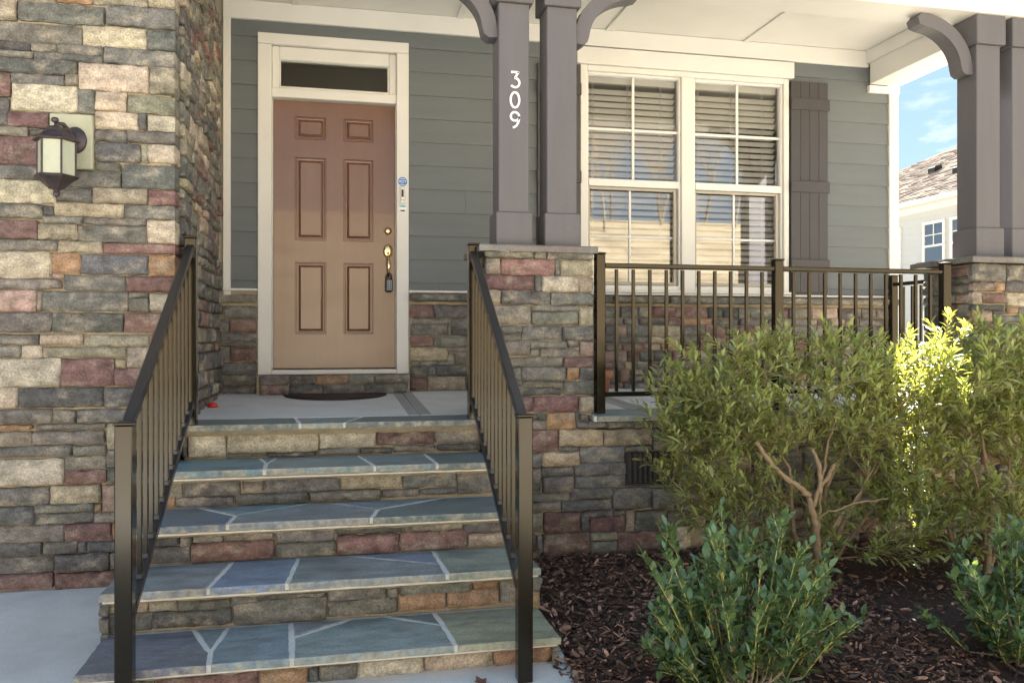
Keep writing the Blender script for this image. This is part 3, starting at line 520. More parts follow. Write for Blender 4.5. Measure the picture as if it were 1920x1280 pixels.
def discY(m,x,y,z,rx,rz,prof,k=28):
    vs=[];n=len(prof)
    for s_,dy in prof:
        for j in range(k): g=2*math.pi*j/k; vs.append((x+rx*s_*math.cos(g),y-dy,z+rz*s_*math.sin(g)))
    m.add(vs,[(i*k+j,i*k+(j+1)%k,(i+1)*k+(j+1)%k,(i+1)*k+j) for i in range(n-1) for j in range(k)]+[tuple((n-1)*k+j for j in range(k))],True); return m
ob('deadbolt',discY(MB(),.860,.06,1.240,.030,.030,[(1,0),(1,.008),(.9,.016),(.72,.018),(.70,.022),(.3,.023)]),K['brass'],door)
ob('handle_plate',discY(MB(),.860,.06,1.085,.037,.056,[(1,0),(1,.004),(.92,.010),(.5,.013),(.2,.014)]),K['brass'],door)
ob('handle_grip',MB().tube([(.860,.05,1.05),(.860,.018,1.035),(.861,.004,1.00),(.862,.002,.96),(.862,.008,.92),(.862,.03,.890),(.862,.055,.886)],[.006,.009,.013,.014,.010,.008,.010],10).box(.850,.870,.028,.045,1.048,1.056,.003),K['brass'],door)
ob('keyhole',discY(MB(),.860,.045,1.068,.008,.010,[(1,0),(1,.004)],10),K['dark'],door)
# windows
slat=MB().prism([(-.025,-.0012),(0,.0022),(.025,-.0012),(.025,.0012),(0,.0046),(-.025,.0012)],'x',-.5,.5).mesh('slat'); slat.materials.append(K['blind'])
def window(x0,x1):
    f=MB(); xc=(x0+x1)/2
    for a in ((x0-.017,x0,.80,2.575),(x1,x1+.017,.80,2.575),(x0+.0005,x1-.0005,.80,.842),(x0+.0005,x1-.0005,2.556,2.575),(x0+.0005,x1-.0005,1.648,1.708)): f.box(a[0],a[1],-.012 if a[3]-a[2]<.1 and a[3]<2 else -.006,.055,a[2],a[3],.004)
    w=ob('window',f,K['vinyl'],house)
    ob('pane',B(x0,x1,.030,.034,1.709,2.555),K['glass'],w)
    ob('muntin',B(xc-.011,xc+.011,.016,.028,1.709,2.555,.003),K['vinyl'],w); ob('muntin',B(x0,xc-.0112,.017,.028,2.108,2.130,.003),K['vinyl'],w); ob('muntin',B(xc+.0112,x1,.017,.028,2.108,2.130,.003),K['vinyl'],w)
    s_=MB()
    for a in ((x0+.002,x0+.016,.846,1.644),(x1-.040,x1-.014,.846,1.644),(x0+.0165,x1-.0405,.846,.872),(x0+.0165,x1-.0405,1.622,1.644)): s_.box(a[0],a[1],.004,.020,a[2],a[3],.003)
    ob('screen_frame',s_,K['screen'],w)
    ob('pane',B(x0+.001,x1-.001,.046,.050,.843,1.647),K['glass'],w)
    ob('muntin',B(xc-.03,xc-.010,.036,.045,.86,1.63,.003),K['vinyl'],w); ob('muntin',B(x0+.016,xc-.0302,.037,.045,1.235,1.254,.003),K['vinyl'],w); ob('muntin',B(xc-.0098,x1-.03,.037,.045,1.235,1.254,.003),K['vinyl'],w)
    ob('blind_headrail',B(x0-.005,x1+.005,.085,.135,2.515,2.57,.004),K['blind'],w)
    z=.875; i=0
    while z<2.50:
        inst('slat',slat,Matrix.Translation((xc,.112,z))@Matrix.Rotation(R(-31+rs.uniform(-1.2,1.2)),4,'X')@Matrix.Rotation(R(rs.uniform(-.12,.12)),4,'Y')@Matrix.Diagonal((x1-x0+.01,1,1,1)),w); z+=.0525; i+=1
    for x in (x0+.06,xc-.03,x1-.13): ob('ladder_cord',MB().tube([(x,.086,.87),(x,.086,2.52)],.0016,5).tube([(x+.012,.086,.87),(x+.012,.086,2.52)],.0013,5),K['blind'],w)
    ob('bottom_rail',B(x0-.004,x1+.004,.092,.132,.846,.862,.003),K['blind'],w)
window(2.47,3.253); window(3.401,4.187)
def shutter(x0,x1):
    s_=ob('shutter',B(x0,x1,-.034,-.0155,.800,2.600),K['shutter'],house)
    n=4; w=(x1-x0)/n
    for i in range(n): ob('plank',B(x0+w*i+.0007,x0+w*(i+1)-.0007,-.048,-.0342,.797,2.604,.0022),K['shutter'],s_)
    for z in (2.36,1.655,.985): ob('batten',B(x0-.006,x1+.008,-.068,-.0482,z,z+.096,.003),K['shutter'],s_)
    for z in (2.41,1.703,1.033):
        for x in (x0+.03,x1-.03): ob('screw',discY(MB(),x,-.068,z,.005,.005,[(1,0),(.9,.002)],8),K['dark'],s_)
shutter(4.262,4.612); shutter(2.035,2.385)
# ceiling, beams, roof
ce=ob('porch_ceiling',B(-.40,5.30,-1.38,0.0,2.916,2.95),K['white'],house)
for x in (.17,1.415,2.63,3.85): ob('batten',B(x-.028,x+.028,-1.379,-.036,2.901,2.9155,.003),K['white'],ce)
ob('porch_beam',B(-.40,5.335,-1.67,-1.385,2.602,3.05,.004),K['white'],house)
ob('porch_beam',B(5.02,5.32,-1.384,-.046,2.622,2.914,.004),K['white'],house)
ob('beam_trim',B(4.99,5.019,-1.38,-.036,2.80,2.914,.004),K['white'],house)
ob('porch_roof',MB().prism([(-2.02,3.02),(-2.02,3.12),(.2,3.68),(.2,3.56),(-1.7,3.052),(-2.0,3.0)],'x',-.40,5.62),K['shingle'],house)
up=MB(); up.box(-5.0,5.315,.005,9,2.96,3.5); up.box(-5.0,5.18,8.9,9,-.9,2.955); up.box(-5.0,-4.9,.45,8.9,-.9,2.955)
ob('unseen_shading_wall',up,K['siding'],house)  # rough walls out of view, built so the house casts its shadow
ob('unseen_main_roof',MB().prism([(-.3,3.45),(4.5,6.3),(9.4,3.45),(9.4,3.6),(4.5,6.48),(-.3,3.62)],'x',-5.4,5.7),K['shingle'],house)  # unseen roof for the house shadow, lowered to let more sun past
# ---------------------------------------------------------------- columns
def strokes(m,paths,x,y,z,s,r=.0060):
    for p in paths:
        q=[(x+a*s,y,z+b*s) for a,b in p]; pts=[Vector(v) for v in q]; n=len(pts); L_=[];R_=[]
        for i in range(n):
            t=(pts[min(i+1,n-1)]-pts[max(i-1,0)]).normalized(); nr=Vector((-t.z,0,t.x)); L_.append(pts[i]+nr*r); R_.append(pts[i]-nr*r)
        fr=[(v.x,y-.008,v.z) for v in L_+R_]; bk=[(v.x,y,v.z) for v in L_+R_]
        F=[]
        for i in range(n-1):
            F+=[(i,n+i,n+i+1,i+1),(i,i+1,2*n+i+1,2*n+i),(n+i+1,n+i,3*n+i,3*n+i+1)]
        F+=[(0,2*n,3*n,n),(n-1,2*n-1,4*n-1,3*n-1)]
        m.add(fr+bk,F)
    return m
def arc(cx,cz,rx,rz,a0,a1,n=16): return [(cx+rx*math.cos(R(a0+(a1-a0)*i/n)),cz+rz*math.sin(R(a0+(a1-a0)*i/n))) for i in range(n+1)]
DIG={'3':[[(-.24,.46),(.27,.46)],[(.245,.49),(-.02,.10)],[(-.04,.115)]+arc(.0,-.18,.28,.28,80,-145)],'0':[arc(0,0,.27,.46,0,362,28)],'9':[arc(0,.20,.26,.26,0,362,22),arc(-.12,.20,.38,.66,0,-92,14)]}
def column(x,label,bracket=0,num=False):
    t=thing('porch_column',label,'column',(x+.094,-1.527,.951),'paired porch columns')
    b=.005
    shf=ob('shaft',B(x,x+.187,-1.62,-1.433,1.158,2.406,b),K['taupe'],t)
    ob('base',B(x-.017,x+.204,-1.639,-1.414,.953,1.16,b),K['taupe'],t)
    ob('capital',B(x-.022,x+.209,-1.648,-1.408,2.405,2.601,b),K['taupe'],t)
    if bracket:
        def P(a,r1,r2): return (math.cos(R(a))*r1,math.sin(R(a))*r2)
        o=[P(a,.402,.362) for a in range(8,83,6)]; i_=[P(a,.312,.272) for a in range(80,7,-6)]
        poly=[(.402,-.03),(.402,.02)]+o+[(.06,.362),(.0,.362),(-.028,.330),(-.012,.285),(.03,.272)]+i_+[(.312,.02),(.322,-.012),(.352,-.032)]
        X0=x-.402 if bracket<0 else x+.187+.402; sg=1 if bracket<0 else -1
        m=MB().prism([(X0+sg*a,2.238+c) for a,c in poly],'y',-1.585,-1.470); ob('bracket',m,K['taupe'],t)
    if num:
        for ch,z in (('3',1.948),('0',1.828),('9',1.710)):
            ob('house_number',strokes(MB(),DIG[ch],x+.098,-1.6205,z,.098,),K['white_num'],shf,label='white numeral '+ch)
    return t
column(1.402,'taupe porch column carrying the white number 309',-1,True)
column(1.699,'plain taupe porch column just right of the numbered one',1)
column(4.714,'taupe porch column with curved bracket near the right edge',-1)
column(4.998,'taupe porch column cut by the right edge of the picture',0)
# ---------------------------------------------------------------- railings
def baluster_mesh(h,s=.0095,nm='baluster'):
    m=B(-s,s,-s,s,0,h,.0015).mesh(nm); m.materials.append(K['bronze']); return m
def post(parent,x,y,z0,z1,s=.031,foot=True):
    p=ob('post',B(x-s,x+s,y-s,y+s,z0,z1-.012,.004),K['bronze'],parent)
    m=MB(); a=s+.005; m.box(x-a,x+a,y-a,y+a,z1-.0118,z1-.002,.003); m.add([(x-a+.004,y-a+.004,z1-.002),(x+a-.004,y-a+.004,z1-.002),(x+a-.004,y+a-.004,z1-.002),(x-a+.004,y+a-.004,z1-.002),(x,y,z1+.004)],[(0,1,4),(1,2,4),(2,3,4),(3,0,4)])
    ob('post_cap',m,K['bronze'],p)
    return p
def rail(parent,name,a,b,w,h,m):
    """a sloped bar along y from a to b"""
    (x,y0,z0),(xe,y1,z1)=a,b; c=.004; pr=[(-w+c,-h),(w-c,-h),(w,-h+c),(w,h-c),(w-c,h),(-w+c,h),(-w,h-c),(-w,-h+c)]; k=len(pr)
    q=MB(); q.add([(x+p,y0,z0+s_) for p,s_ in pr]+[(xe+p,y1,z1+s_) for p,s_ in pr],[tuple(range(k)),tuple(range(k,2*k))[::-1]]+[((i+1)%k,i,k+i,k+(i+1)%k) for i in range(k)])
    return ob(name,q,m,parent)
def stair_rail(xb,xt,label):
    yb,yt=-3.12,-1.645; X=lambda y:xb+(xt-xb)*(y-yb)/(yt-yb)
    t=thing('stair_handrail',label,'handrail',(xb,yb,gz(0,yb)),'handrails of the steps')
    post(t,xb,yb,gz(0,yb)-.01,.098); post(t,xt,yt,FZ(yt)-.002,.966)
    zT=lambda y:.056+(y-yb)/(yt-yb)*(.915-.056); zB=lambda y:-.690+(y-yb)/(yt-yb)*(.060+.690)
    a,b=yb+.031,yt-.031
    rail(t,'top_rail',(X(a),a,zT(a)),(X(b),b,zT(b)),.021,.020,K['black'])
    rail(t,'bottom_rail',(X(a),a,zB(a)),(X(b),b,zB(b)),.018,.019,K['black'])
    n=13
    for i in range(1,n):
        y=yb+.02+(yt-yb-.04)*i/n; x=X(y); h=zT(y)-zB(y)-.03; bm=baluster_mesh(h); inst('baluster',bm,Matrix.Translation((x,y,zB(y)+.012)),t)
        ob('baluster_socket',B(x-.014,x+.014,y-.016,y+.016,zB(y)+.012,zB(y)+.034,.002),K['black'],t)
    for y,z in ((yb+.045,zT(yb+.045)-.03),(yt-.045,zT(yt-.045)-.03)): ob('rail_bracket',B(X(y)-.024,X(y)+.024,y-.018,y+.012,z-.012,z+.02,.004),K['black'],t)
stair_rail(-.322,-.320,'sloping bronze handrail on the left of the steps'); stair_rail(1.208,1.244,'sloping bronze handrail on the right of the steps')
fr_=thing('porch_railing','long bronze porch railing between the two stone piers','railing',(3.2,-1.6,FZ(-1.6)))
yr=-1.615; px_=[2.032,3.228,4.468]
for x in px_: post(fr_,x,yr,FZ(yr)+.0,.932 if x<2.5 else .918,.029)
bmesh_=baluster_mesh(.75)
for a,b,n in ((px_[0],px_[1],10),(px_[1],px_[2],10)):
    ob('top_rail',B(a+.0295,b-.0295,yr-.020,yr+.020,.838,.868,.005),K['bronze'],fr_); ob('bottom_rail',B(a+.0295,b-.0295,yr-.016,yr+.016,.052,.080,.004),K['bronze'],fr_)
    for i in range(n):
        x=a+(b-a)*(i+1)/(n+1); inst('baluster',bmesh_,Matrix.Translation((x,yr,.082)),fr_)
sr=thing('side_railing','short bronze railing at the far right end of the porch','railing',(5.2,-.6,-.03))
post(sr,5.2,-.115,-.01,.957,.029)
ob('top_rail',B(5.18,5.22,-1.10,-.145,.858,.888,.005),K['bronze'],sr); ob('bottom_rail',B(5.184,5.216,-1.10,-.145,.06,.088,.004),K['bronze'],sr)
for i in range(8): inst('baluster',bmesh_,Matrix.Translation((5.2,-.25-i*.107,.098)),sr)
# ---------------------------------------------------------------- wall lantern
lx,ly=-.907,-1.935
lan=thing('wall_lantern','dark iron wall lantern with frosted panes on the stone wall','lantern',(lx,ly,1.12))
def hexm(prof,k=6,rot=R(-60)): return MB().lathe(prof,(lx,ly,0),k,False,rot)
ob('back_plate',discY(MB(),-.855,TY-.0605,1.425,.055,.068,[(1,0),(1,.008),(.85,.016),(.6,.02),(.35,.032),(.1,.034)]),K['iron'],lan)
ob('arm',MB().tube([(-.855,TY-.08,1.425),(-.862,TY-.13,1.45),(-.885,ly+.03,1.482),(lx,ly,1.478),(lx,ly,1.45)],[.014,.012,.011,.012,.014],8).lathe([(.002,1.476),(.014,1.482),(.019,1.492),(.014,1.503),(.003,1.506)],(lx-.004,ly-.012,0),10),K['iron'],lan)
ob('roof',MB().lathe([(.100,1.384),(.112,1.387),(.112,1.392),(.100,1.398),(.088,1.412),(.074,1.427),(.060,1.436),(.056,1.446),(.040,1.458),(.012,1.466)],(lx,ly,0),6,False,0),K['iron'],lan)
ob('base',MB().lathe([(.004,1.112),(.014,1.117),(.018,1.128),(.014,1.140),(.020,1.148),(.036,1.152),(.052,1.168),(.078,1.190),(.100,1.204),(.106,1.212),(.100,1.216)],(lx,ly,0),6,False,0),K['iron'],lan)
rr=.088
for j in range(6):
    a0,a1=R(60*j),R(60*j+60); p0=(lx+rr*math.cos(a0),ly+rr*math.sin(a0)); p1=(lx+rr*math.cos(a1),ly+rr*math.sin(a1))
    ob('frame_bar',MB().tube([(p0[0],p0[1],1.214),(p0[0],p0[1],1.388)],.0055,6,smooth=False),K['iron'],lan)
    q=MB(); i0=(lx+.98*(p0[0]-lx),ly+.98*(p0[1]-ly)); i1=(lx+.98*(p1[0]-lx),ly+.98*(p1[1]-ly)); j0=(lx+.94*(p0[0]-lx),ly+.94*(p0[1]-ly)); j1=(lx+.94*(p1[0]-lx),ly+.94*(p1[1]-ly))
    q.add([(*i0,1.217),(*i1,1.217),(*i1,1.384),(*i0,1.384),(*j0,1.217),(*j1,1.217),(*j1,1.384),(*j0,1.384)],[(0,1,2,3),(5,4,7,6),(1,5,6,2),(4,0,3,7),(3,2,6,7),(4,5,1,0)]); ob('pane',q,K['frost'],lan)
# ---------------------------------------------------------------- small things at the door
kb=thing('key_lock_box','black key lock box hanging from the door handle','lock box',(.864,.02,.765))
ob('body',B(.838,.892,-.012,.030,.765,.868,.010),K['rubber'],kb)
ob('shackle',MB().tube([(.846,.008,.86),(.846,.008,.888),(.852,.008,.903),(.865,.008,.909),(.878,.008,.903),(.884,.008,.888),(.884,.008,.86)],.0065,8),K['rubber'],kb)
kp=ob('keypad',B(.846,.884,-.016,-.0118,.778,.856,.002),K['keypad'],kb)
for j in range(5):
    for i in range(2): ob('button',B(.851+i*.017,.862+i*.017,-.0185,-.0162,.784+j*.0143,.793+j*.0143,.001),K['rubber'],kp)
dbm=tag(ob('doorbell',B(.949,.978,-.060,-.0365,1.442,1.572,.004),K['vinyl']),'slim white doorbell with dark lens on the door casing','doorbell')
ob('lens_panel',B(.9555,.9715,-.0625,-.0602,1.468,1.548,.001),K['dark'],dbm); ob('button',discY(MB(),.9635,-.0625,1.503,.0075,.0075,[(1,0),(.8,.003)],14),K['iron'],dbm); ob('chime_plate',B(.957,.970,-.0637,-.0626,1.472,1.490,.0003),K['brass'],dbm)
def octo(r): return [(r*math.cos(R(22.5+45*i)),r*math.sin(R(22.5+45*i))) for i in range(8)]
def text_mesh(s,size):
    c=bpy.data.curves.new('lettering','FONT'); c.body=s; c.size=size; c.align_x='CENTER'; c.align_y='CENTER'; c.extrude=.0004; o=bpy.data.objects.new('lettering',c); col.link(o); bpy.context.view_layer.update()
    m=bpy.data.meshes.new_from_object(o.evaluated_get(bpy.context.evaluated_depsgraph_get())); bpy.data.objects.remove(o); m.name='lettering'; return m
st=tag(ob('security_sticker',MB().prism([(.966+a,1.612+b) for a,b in octo(.036)],'y',-.0405,-.0365),K['blue']),'blue octagonal security sticker above the doorbell','sticker')
tm=text_mesh('ADT',.030); tm.materials.append(K['white_num']); inst('lettering',tm,Matrix.Translation((.966,-.0412,1.612))@Matrix.Rotation(R(90),4,'X'),st)
for z in (1.590,1.634): ob('stripe',B(.948,.984,-.0412,-.0406,z-.002,z+.002),K['white_num'],st)
st2=tag(ob('teal_sticker',MB().prism([(.966+a,1.408+b) for a,b in octo(.031)],'y',-.0405,-.0365),K['white_num']),'white and teal octagonal sticker below the doorbell','sticker')
ob('stripe',MB().prism([(.942,1.415),(.990,1.415),(.990,1.421),(.978,1.433),(.954,1.433),(.942,1.421)],'y',-.0412,-.0406),K['teal'],st2); ob('stripe',MB().prism([(.944,1.394),(.954,1.383),(.978,1.383),(.988,1.394)],'y',-.0412,-.0406),K['dark'],st2)
# half round mat
def half(rx,ry,x,y,n=28): return [(x+rx*math.cos(math.pi+math.pi*i/n),y+ry*math.sin(math.pi+math.pi*i/n)) for i in range(n+1)]
def matslab(poly,z0,z1):
    m=MB(); n=len(poly); m.add([(p[0],p[1],FZ(p[1])+z) for z in (z0,z1) for p in poly],[tuple(range(n))[::-1],tuple(range(n,2*n))]+[(i,(i+1)%n,n+(i+1)%n,n+i) for i in range(n)]); return m
dmt=tag(ob('doormat',matslab(half(.37,.37,.462,-.215),.001,.010),K['rubber']),'half round dark brown doormat with black border below the front door','doormat')
ob('pile',matslab(half(.338,.338,.462,-.235),.0102,.015),K['mat'],dmt)
q=MB(); n=14; prof=[(.032,0),(.034,.006),(.031,.016),(.024,.025),(.012,.030),(.002,.031)]; q.lathe(prof,(-.312,-.86,FZ(-.86)+.001),18)
tag(ob('red_bumper',q,K['red']),'small red rubber dome on the porch floor by the stone wall','doorstop')
pot=thing('flower_pot','terracotta flower pot on the porch behind the railing post','pot',(2.36,-.62,FZ(-.62)))
pz=FZ(-.62)+.002
ob('bowl',MB().lathe([(.058,0),(.062,.002),(.082,.135),(.094,.138),(.098,.143),(.100,.190),(.094,.192),(.088,.185),(.084,.165)],(2.36,-.62,pz),26),K['terra'],pot)
ob('soil',MB().lathe([(.084,.166),(.082,.172),(.045,.186),(.002,.192)],(2.36,-.62,pz),20),K['soil'],pot)
for i,(x,y,a) in enumerate(((1.12,-3.20,.4),(1.03,-3.14,1.9),(.95,-3.23,3.0))):
    q=MB(); c,s_=math.cos(a),math.sin(a); zz=gz(0,y)+.004; P=[(-.05,0,0),(-.02,.022,.008),(0,.016,.012),(.02,.03,.014),(.035,.012,.006),(.055,0,.018),(.03,-.014,.010),(.015,-.028,.016),(-.005,-.014,.004),(-.025,-.02,.012)]
    q.add([(x+p[0]*c-p[1]*s_,y+p[0]*s_+p[1]*c,zz+p[2]) for p in P]+[(x,y,zz+.001)],[(k,(k+1)%10,10) for k in range(10)]); tag(ob('fallen_leaf',q,K['deadleaf']),['curled dry brown leaf nearest the foot of the right handrail post','curled dry brown leaf in the middle of the three below the bottom step','curled dry brown leaf farthest from the right handrail post'][i],'leaf','dry leaves by the bottom step')
# ---------------------------------------------------------------- neighbouring house
nb=thing('neighbouring_house','white sided neighbouring house with tan shingle roof beyond the porch','house',(18,12,-.95))
NX=14.4
ob('wall',B(NX+.012,26,3,20.8,-1,3.75),K['nsiding'],nb)
z=-.95
while z<3.5:
    ob('siding_board',MB().prism([(NX-.012,z),(NX+.002,z+.182),(NX+.011,z+.182),(NX+.011,z)],'y',3.0,20.8),K['nsiding'],nb); z+=.178
ob('frieze_board',B(NX-.03,NX+.01,3,20.8,3.46,3.60,.004),K['white'],nb)
m_=.5; rf=MB(); x0,x1,y0,y1,ze=14.0,26.4,2.6,21.25,3.66; rise=(x1-x0)/2*m_
V=[(x0,y0,ze),(x1,y0,ze),(x1,y1,ze),(x0,y1,ze),((x0+x1)/2,y0+(x1-x0)/2,ze+rise),((x0+x1)/2,y1-(x1-x0)/2,ze+rise)]
rf.add(V,[(0,3,5,4),(3,2,5),(2,1,4,5),(1,0,4),(0,1,2,3)]); roof=ob('roof',rf,K['shingle'],nb)
nr=Vector((-m_,0,1)).normalized(); rows=MB(); rg=random.Random(3)
for i in range(34):                       # shingle courses, each tab a little proud of the one below
    x=x0+.02+i*.145; zz=ze+(x-x0)*m_; y=7.6+rg.uniform(0,.3)
    while y<min(20,y1-(x-x0)-.4):
        wd=rg.uniform(.16,.32); h=rg.uniform(.006,.026)
        rows.add([(x-nr.z*0+nr.x*h,y,zz+nr.z*h),(x+nr.x*h,y+wd-.012,zz+nr.z*h),(x+.15,y+wd-.012,zz+.15*m_+.004),(x+.15,y,zz+.15*m_+.004),(x,y,zz-.004),(x,y+wd-.012,zz-.004)],[(0,3,2,1),(4,0,1,5)]); y+=wd
K['shingle2']=mat('shingle_tabs',(.21,.178,.15),rough=.95,var=.25,vs=8,island=.38,bump=.4,bs=40,spec=0)
o=ob('shingle_courses',rows,K['shingle2'],roof); o['kind']='stuff'
for (x,y) in ((16.75,13.5),(15.98,11.66)):
    zz=ze+(x-x0)*m_; ob('roof_vent',MB().prism([(x-.12,zz-.06),(x-.12,zz+.07),(x-.08,zz+.11),(x+.12,zz+.15),(x+.13,zz+.05)],'y',y-.13,y+.13),K['rubber'],roof)
ob('gutter',MB().prism([(13.90,3.56),(13.87,3.64),(13.87,3.67),(14.0,3.67),(14.0,3.56)],'y',2.6,21.2),K['white'],nb)
ob('soffit',B(14.001,NX-.005,2.7,21.1,3.60,3.63),K['white'],nb)
def nwin(ya,yb,za,zb):
    f=MB(); zc=(za+zb)/2
    for a in ((ya-.07,ya,za-.07,zb+.07),(yb,yb+.07,za-.07,zb+.07),(ya,yb,za-.07,za),(ya,yb,zb,zb+.07),(ya,yb,zc-.025,zc+.025)): f.box(NX-.05,NX+.009,a[0]+.0005,a[1]-.0005,a[2]+.0005,a[3]-.0005,.006)
    w=ob('window',f,K['vinyl'],nb); ob('pane',B(NX-.030,NX-.026,ya,yb,za,zb),K['nglass'],w); ob('blind',B(NX-.020,NX-.016,ya,yb,za,zb),K['screen'],w)
    yc=(ya+yb)/2; ob('muntin',B(NX-.040,NX-.032,yc-.012,yc+.012,zc,zb,.002),K['vinyl'],w); ob('muntin',B(NX-.041,NX-.033,ya,yb,(zc+zb)/2-.01,(zc+zb)/2+.01,.002),K['vinyl'],w)
nwin(10.33,10.93,2.08,3.12); nwin(9.42,10.02,2.08,3.12); nwin(11.86,12.46,2.08,3.12); nwin(10.33,10.93,.2,1.0); nwin(8.4,9.0,2.08,3.12)
# ---------------------------------------------------------------- mulch
rm_=random.Random(21); q=MB()
def chips(n,x0,x1,y0,y1):
    for _ in range(n):
        x,y=rm_.uniform(x0,x1),rm_.uniform(y0,y1); l=rm_.choice((.006,.008,.011,.015,.019,.026))*rm_.uniform(.7,1.3); wd=l*rm_.uniform(.14,.4); t=wd*.35
        Rm=Matrix.Rotation(rm_.uniform(0,6.3),3,'Z')@Matrix.Rotation(rm_.gauss(0,.35),3,'Y')@Matrix.Rotation(rm_.gauss(0,.5),3,'X'); c=Vector((x,y,gz(x,y)+rm_.uniform(-.004,.022)+.012*noise.noise(Vector((x*5,y*5,1)))))
        P=[(-l,0,0),(-l*.4,wd,0),(l*.7,wd*.8,0),(l,0,0),(l*.6,-wd,0),(-l*.6,-wd*.9,0)]
        q.add([c+Rm@Vector((a,b,t+.2*t*math.sin(a*90))) for a,b,_ in P]+[c+Rm@Vector((a*.9,b*.9,-t)) for a,b,_ in P],[(0,5,4,3,2,1)]+[(k,(k+1)%6,6+(k+1)%6,6+k) for k in range(6)])
chips(350,1.36,1.44,-4.2,-3.0); chips(17000,1.42,3.2,-4.2,-1.74); chips(6000,3.2,5.4,-4.6,-1.74)
mu=ob('mulch',q,K['mulch']); mu['kind']='stuff'; mu['label']='dark brown shredded bark mulch covering the planting bed'; mu['category']='mulch'
# ---------------------------------------------------------------- shrubs
CAM=Vector(cam.location)
def leaf_mb(l,w,fold,droop,sec=((.35,.8),(.68,1.0))):
    m=MB(); V=[(0,0,0)]
    for t,k in sec: V+=[(t*l,-w*k,fold*w*k-droop*t*t*l),(t*l,0,-droop*t*t*l),(t*l,w*k,fold*w*k-droop*t*t*l)]
    V.append((l,0,-droop*l)); n=len(sec)
    F=[(0,1,2),(0,2,3)]
    for i in range(n-1): a=1+3*i; F+=[(a,a+3,a+4,a+1),(a+1,a+4,a+5,a+2)]
    a=1+3*(n-1); F+=[(a,len(V)-1,a+1),(a+1,len(V)-1,a+2)]
    m.add(V,F,True); return m
def orient(p,d,roll,s,up=Vector((0,0,1))):
    d=d.normalized(); y=up.cross(d); y=y.normalized() if y.length>1e-4 else Vector((0,1,0)); z=d.cross(y)
    M=Matrix((d,y,z)).transposed()@Matrix.Rotation(roll,3,'X'); M=M*s
    W=M.to_4x4(); W.translation=p; return W
def foliage(root,variants,leaves,matl,nsingle=300):
    """the leaves nearest the viewer as single leaves, the mass behind them as one part"""
    leaves.sort(key=lambda t:(t[0].translation-CAM).length)
    ms=[v.mesh('leaf') for v in variants]
    for m in ms: m.materials.append(matl)
    for W,k in leaves[:nsingle]: inst('leaf',ms[k],W,root)
    q=MB()
    for W,k in leaves[nsingle:]: q.add([W@Vector(p) for p in variants[k].v],variants[k].f,True)
    o=ob('foliage',q,matl,root); o['kind']='stuff'
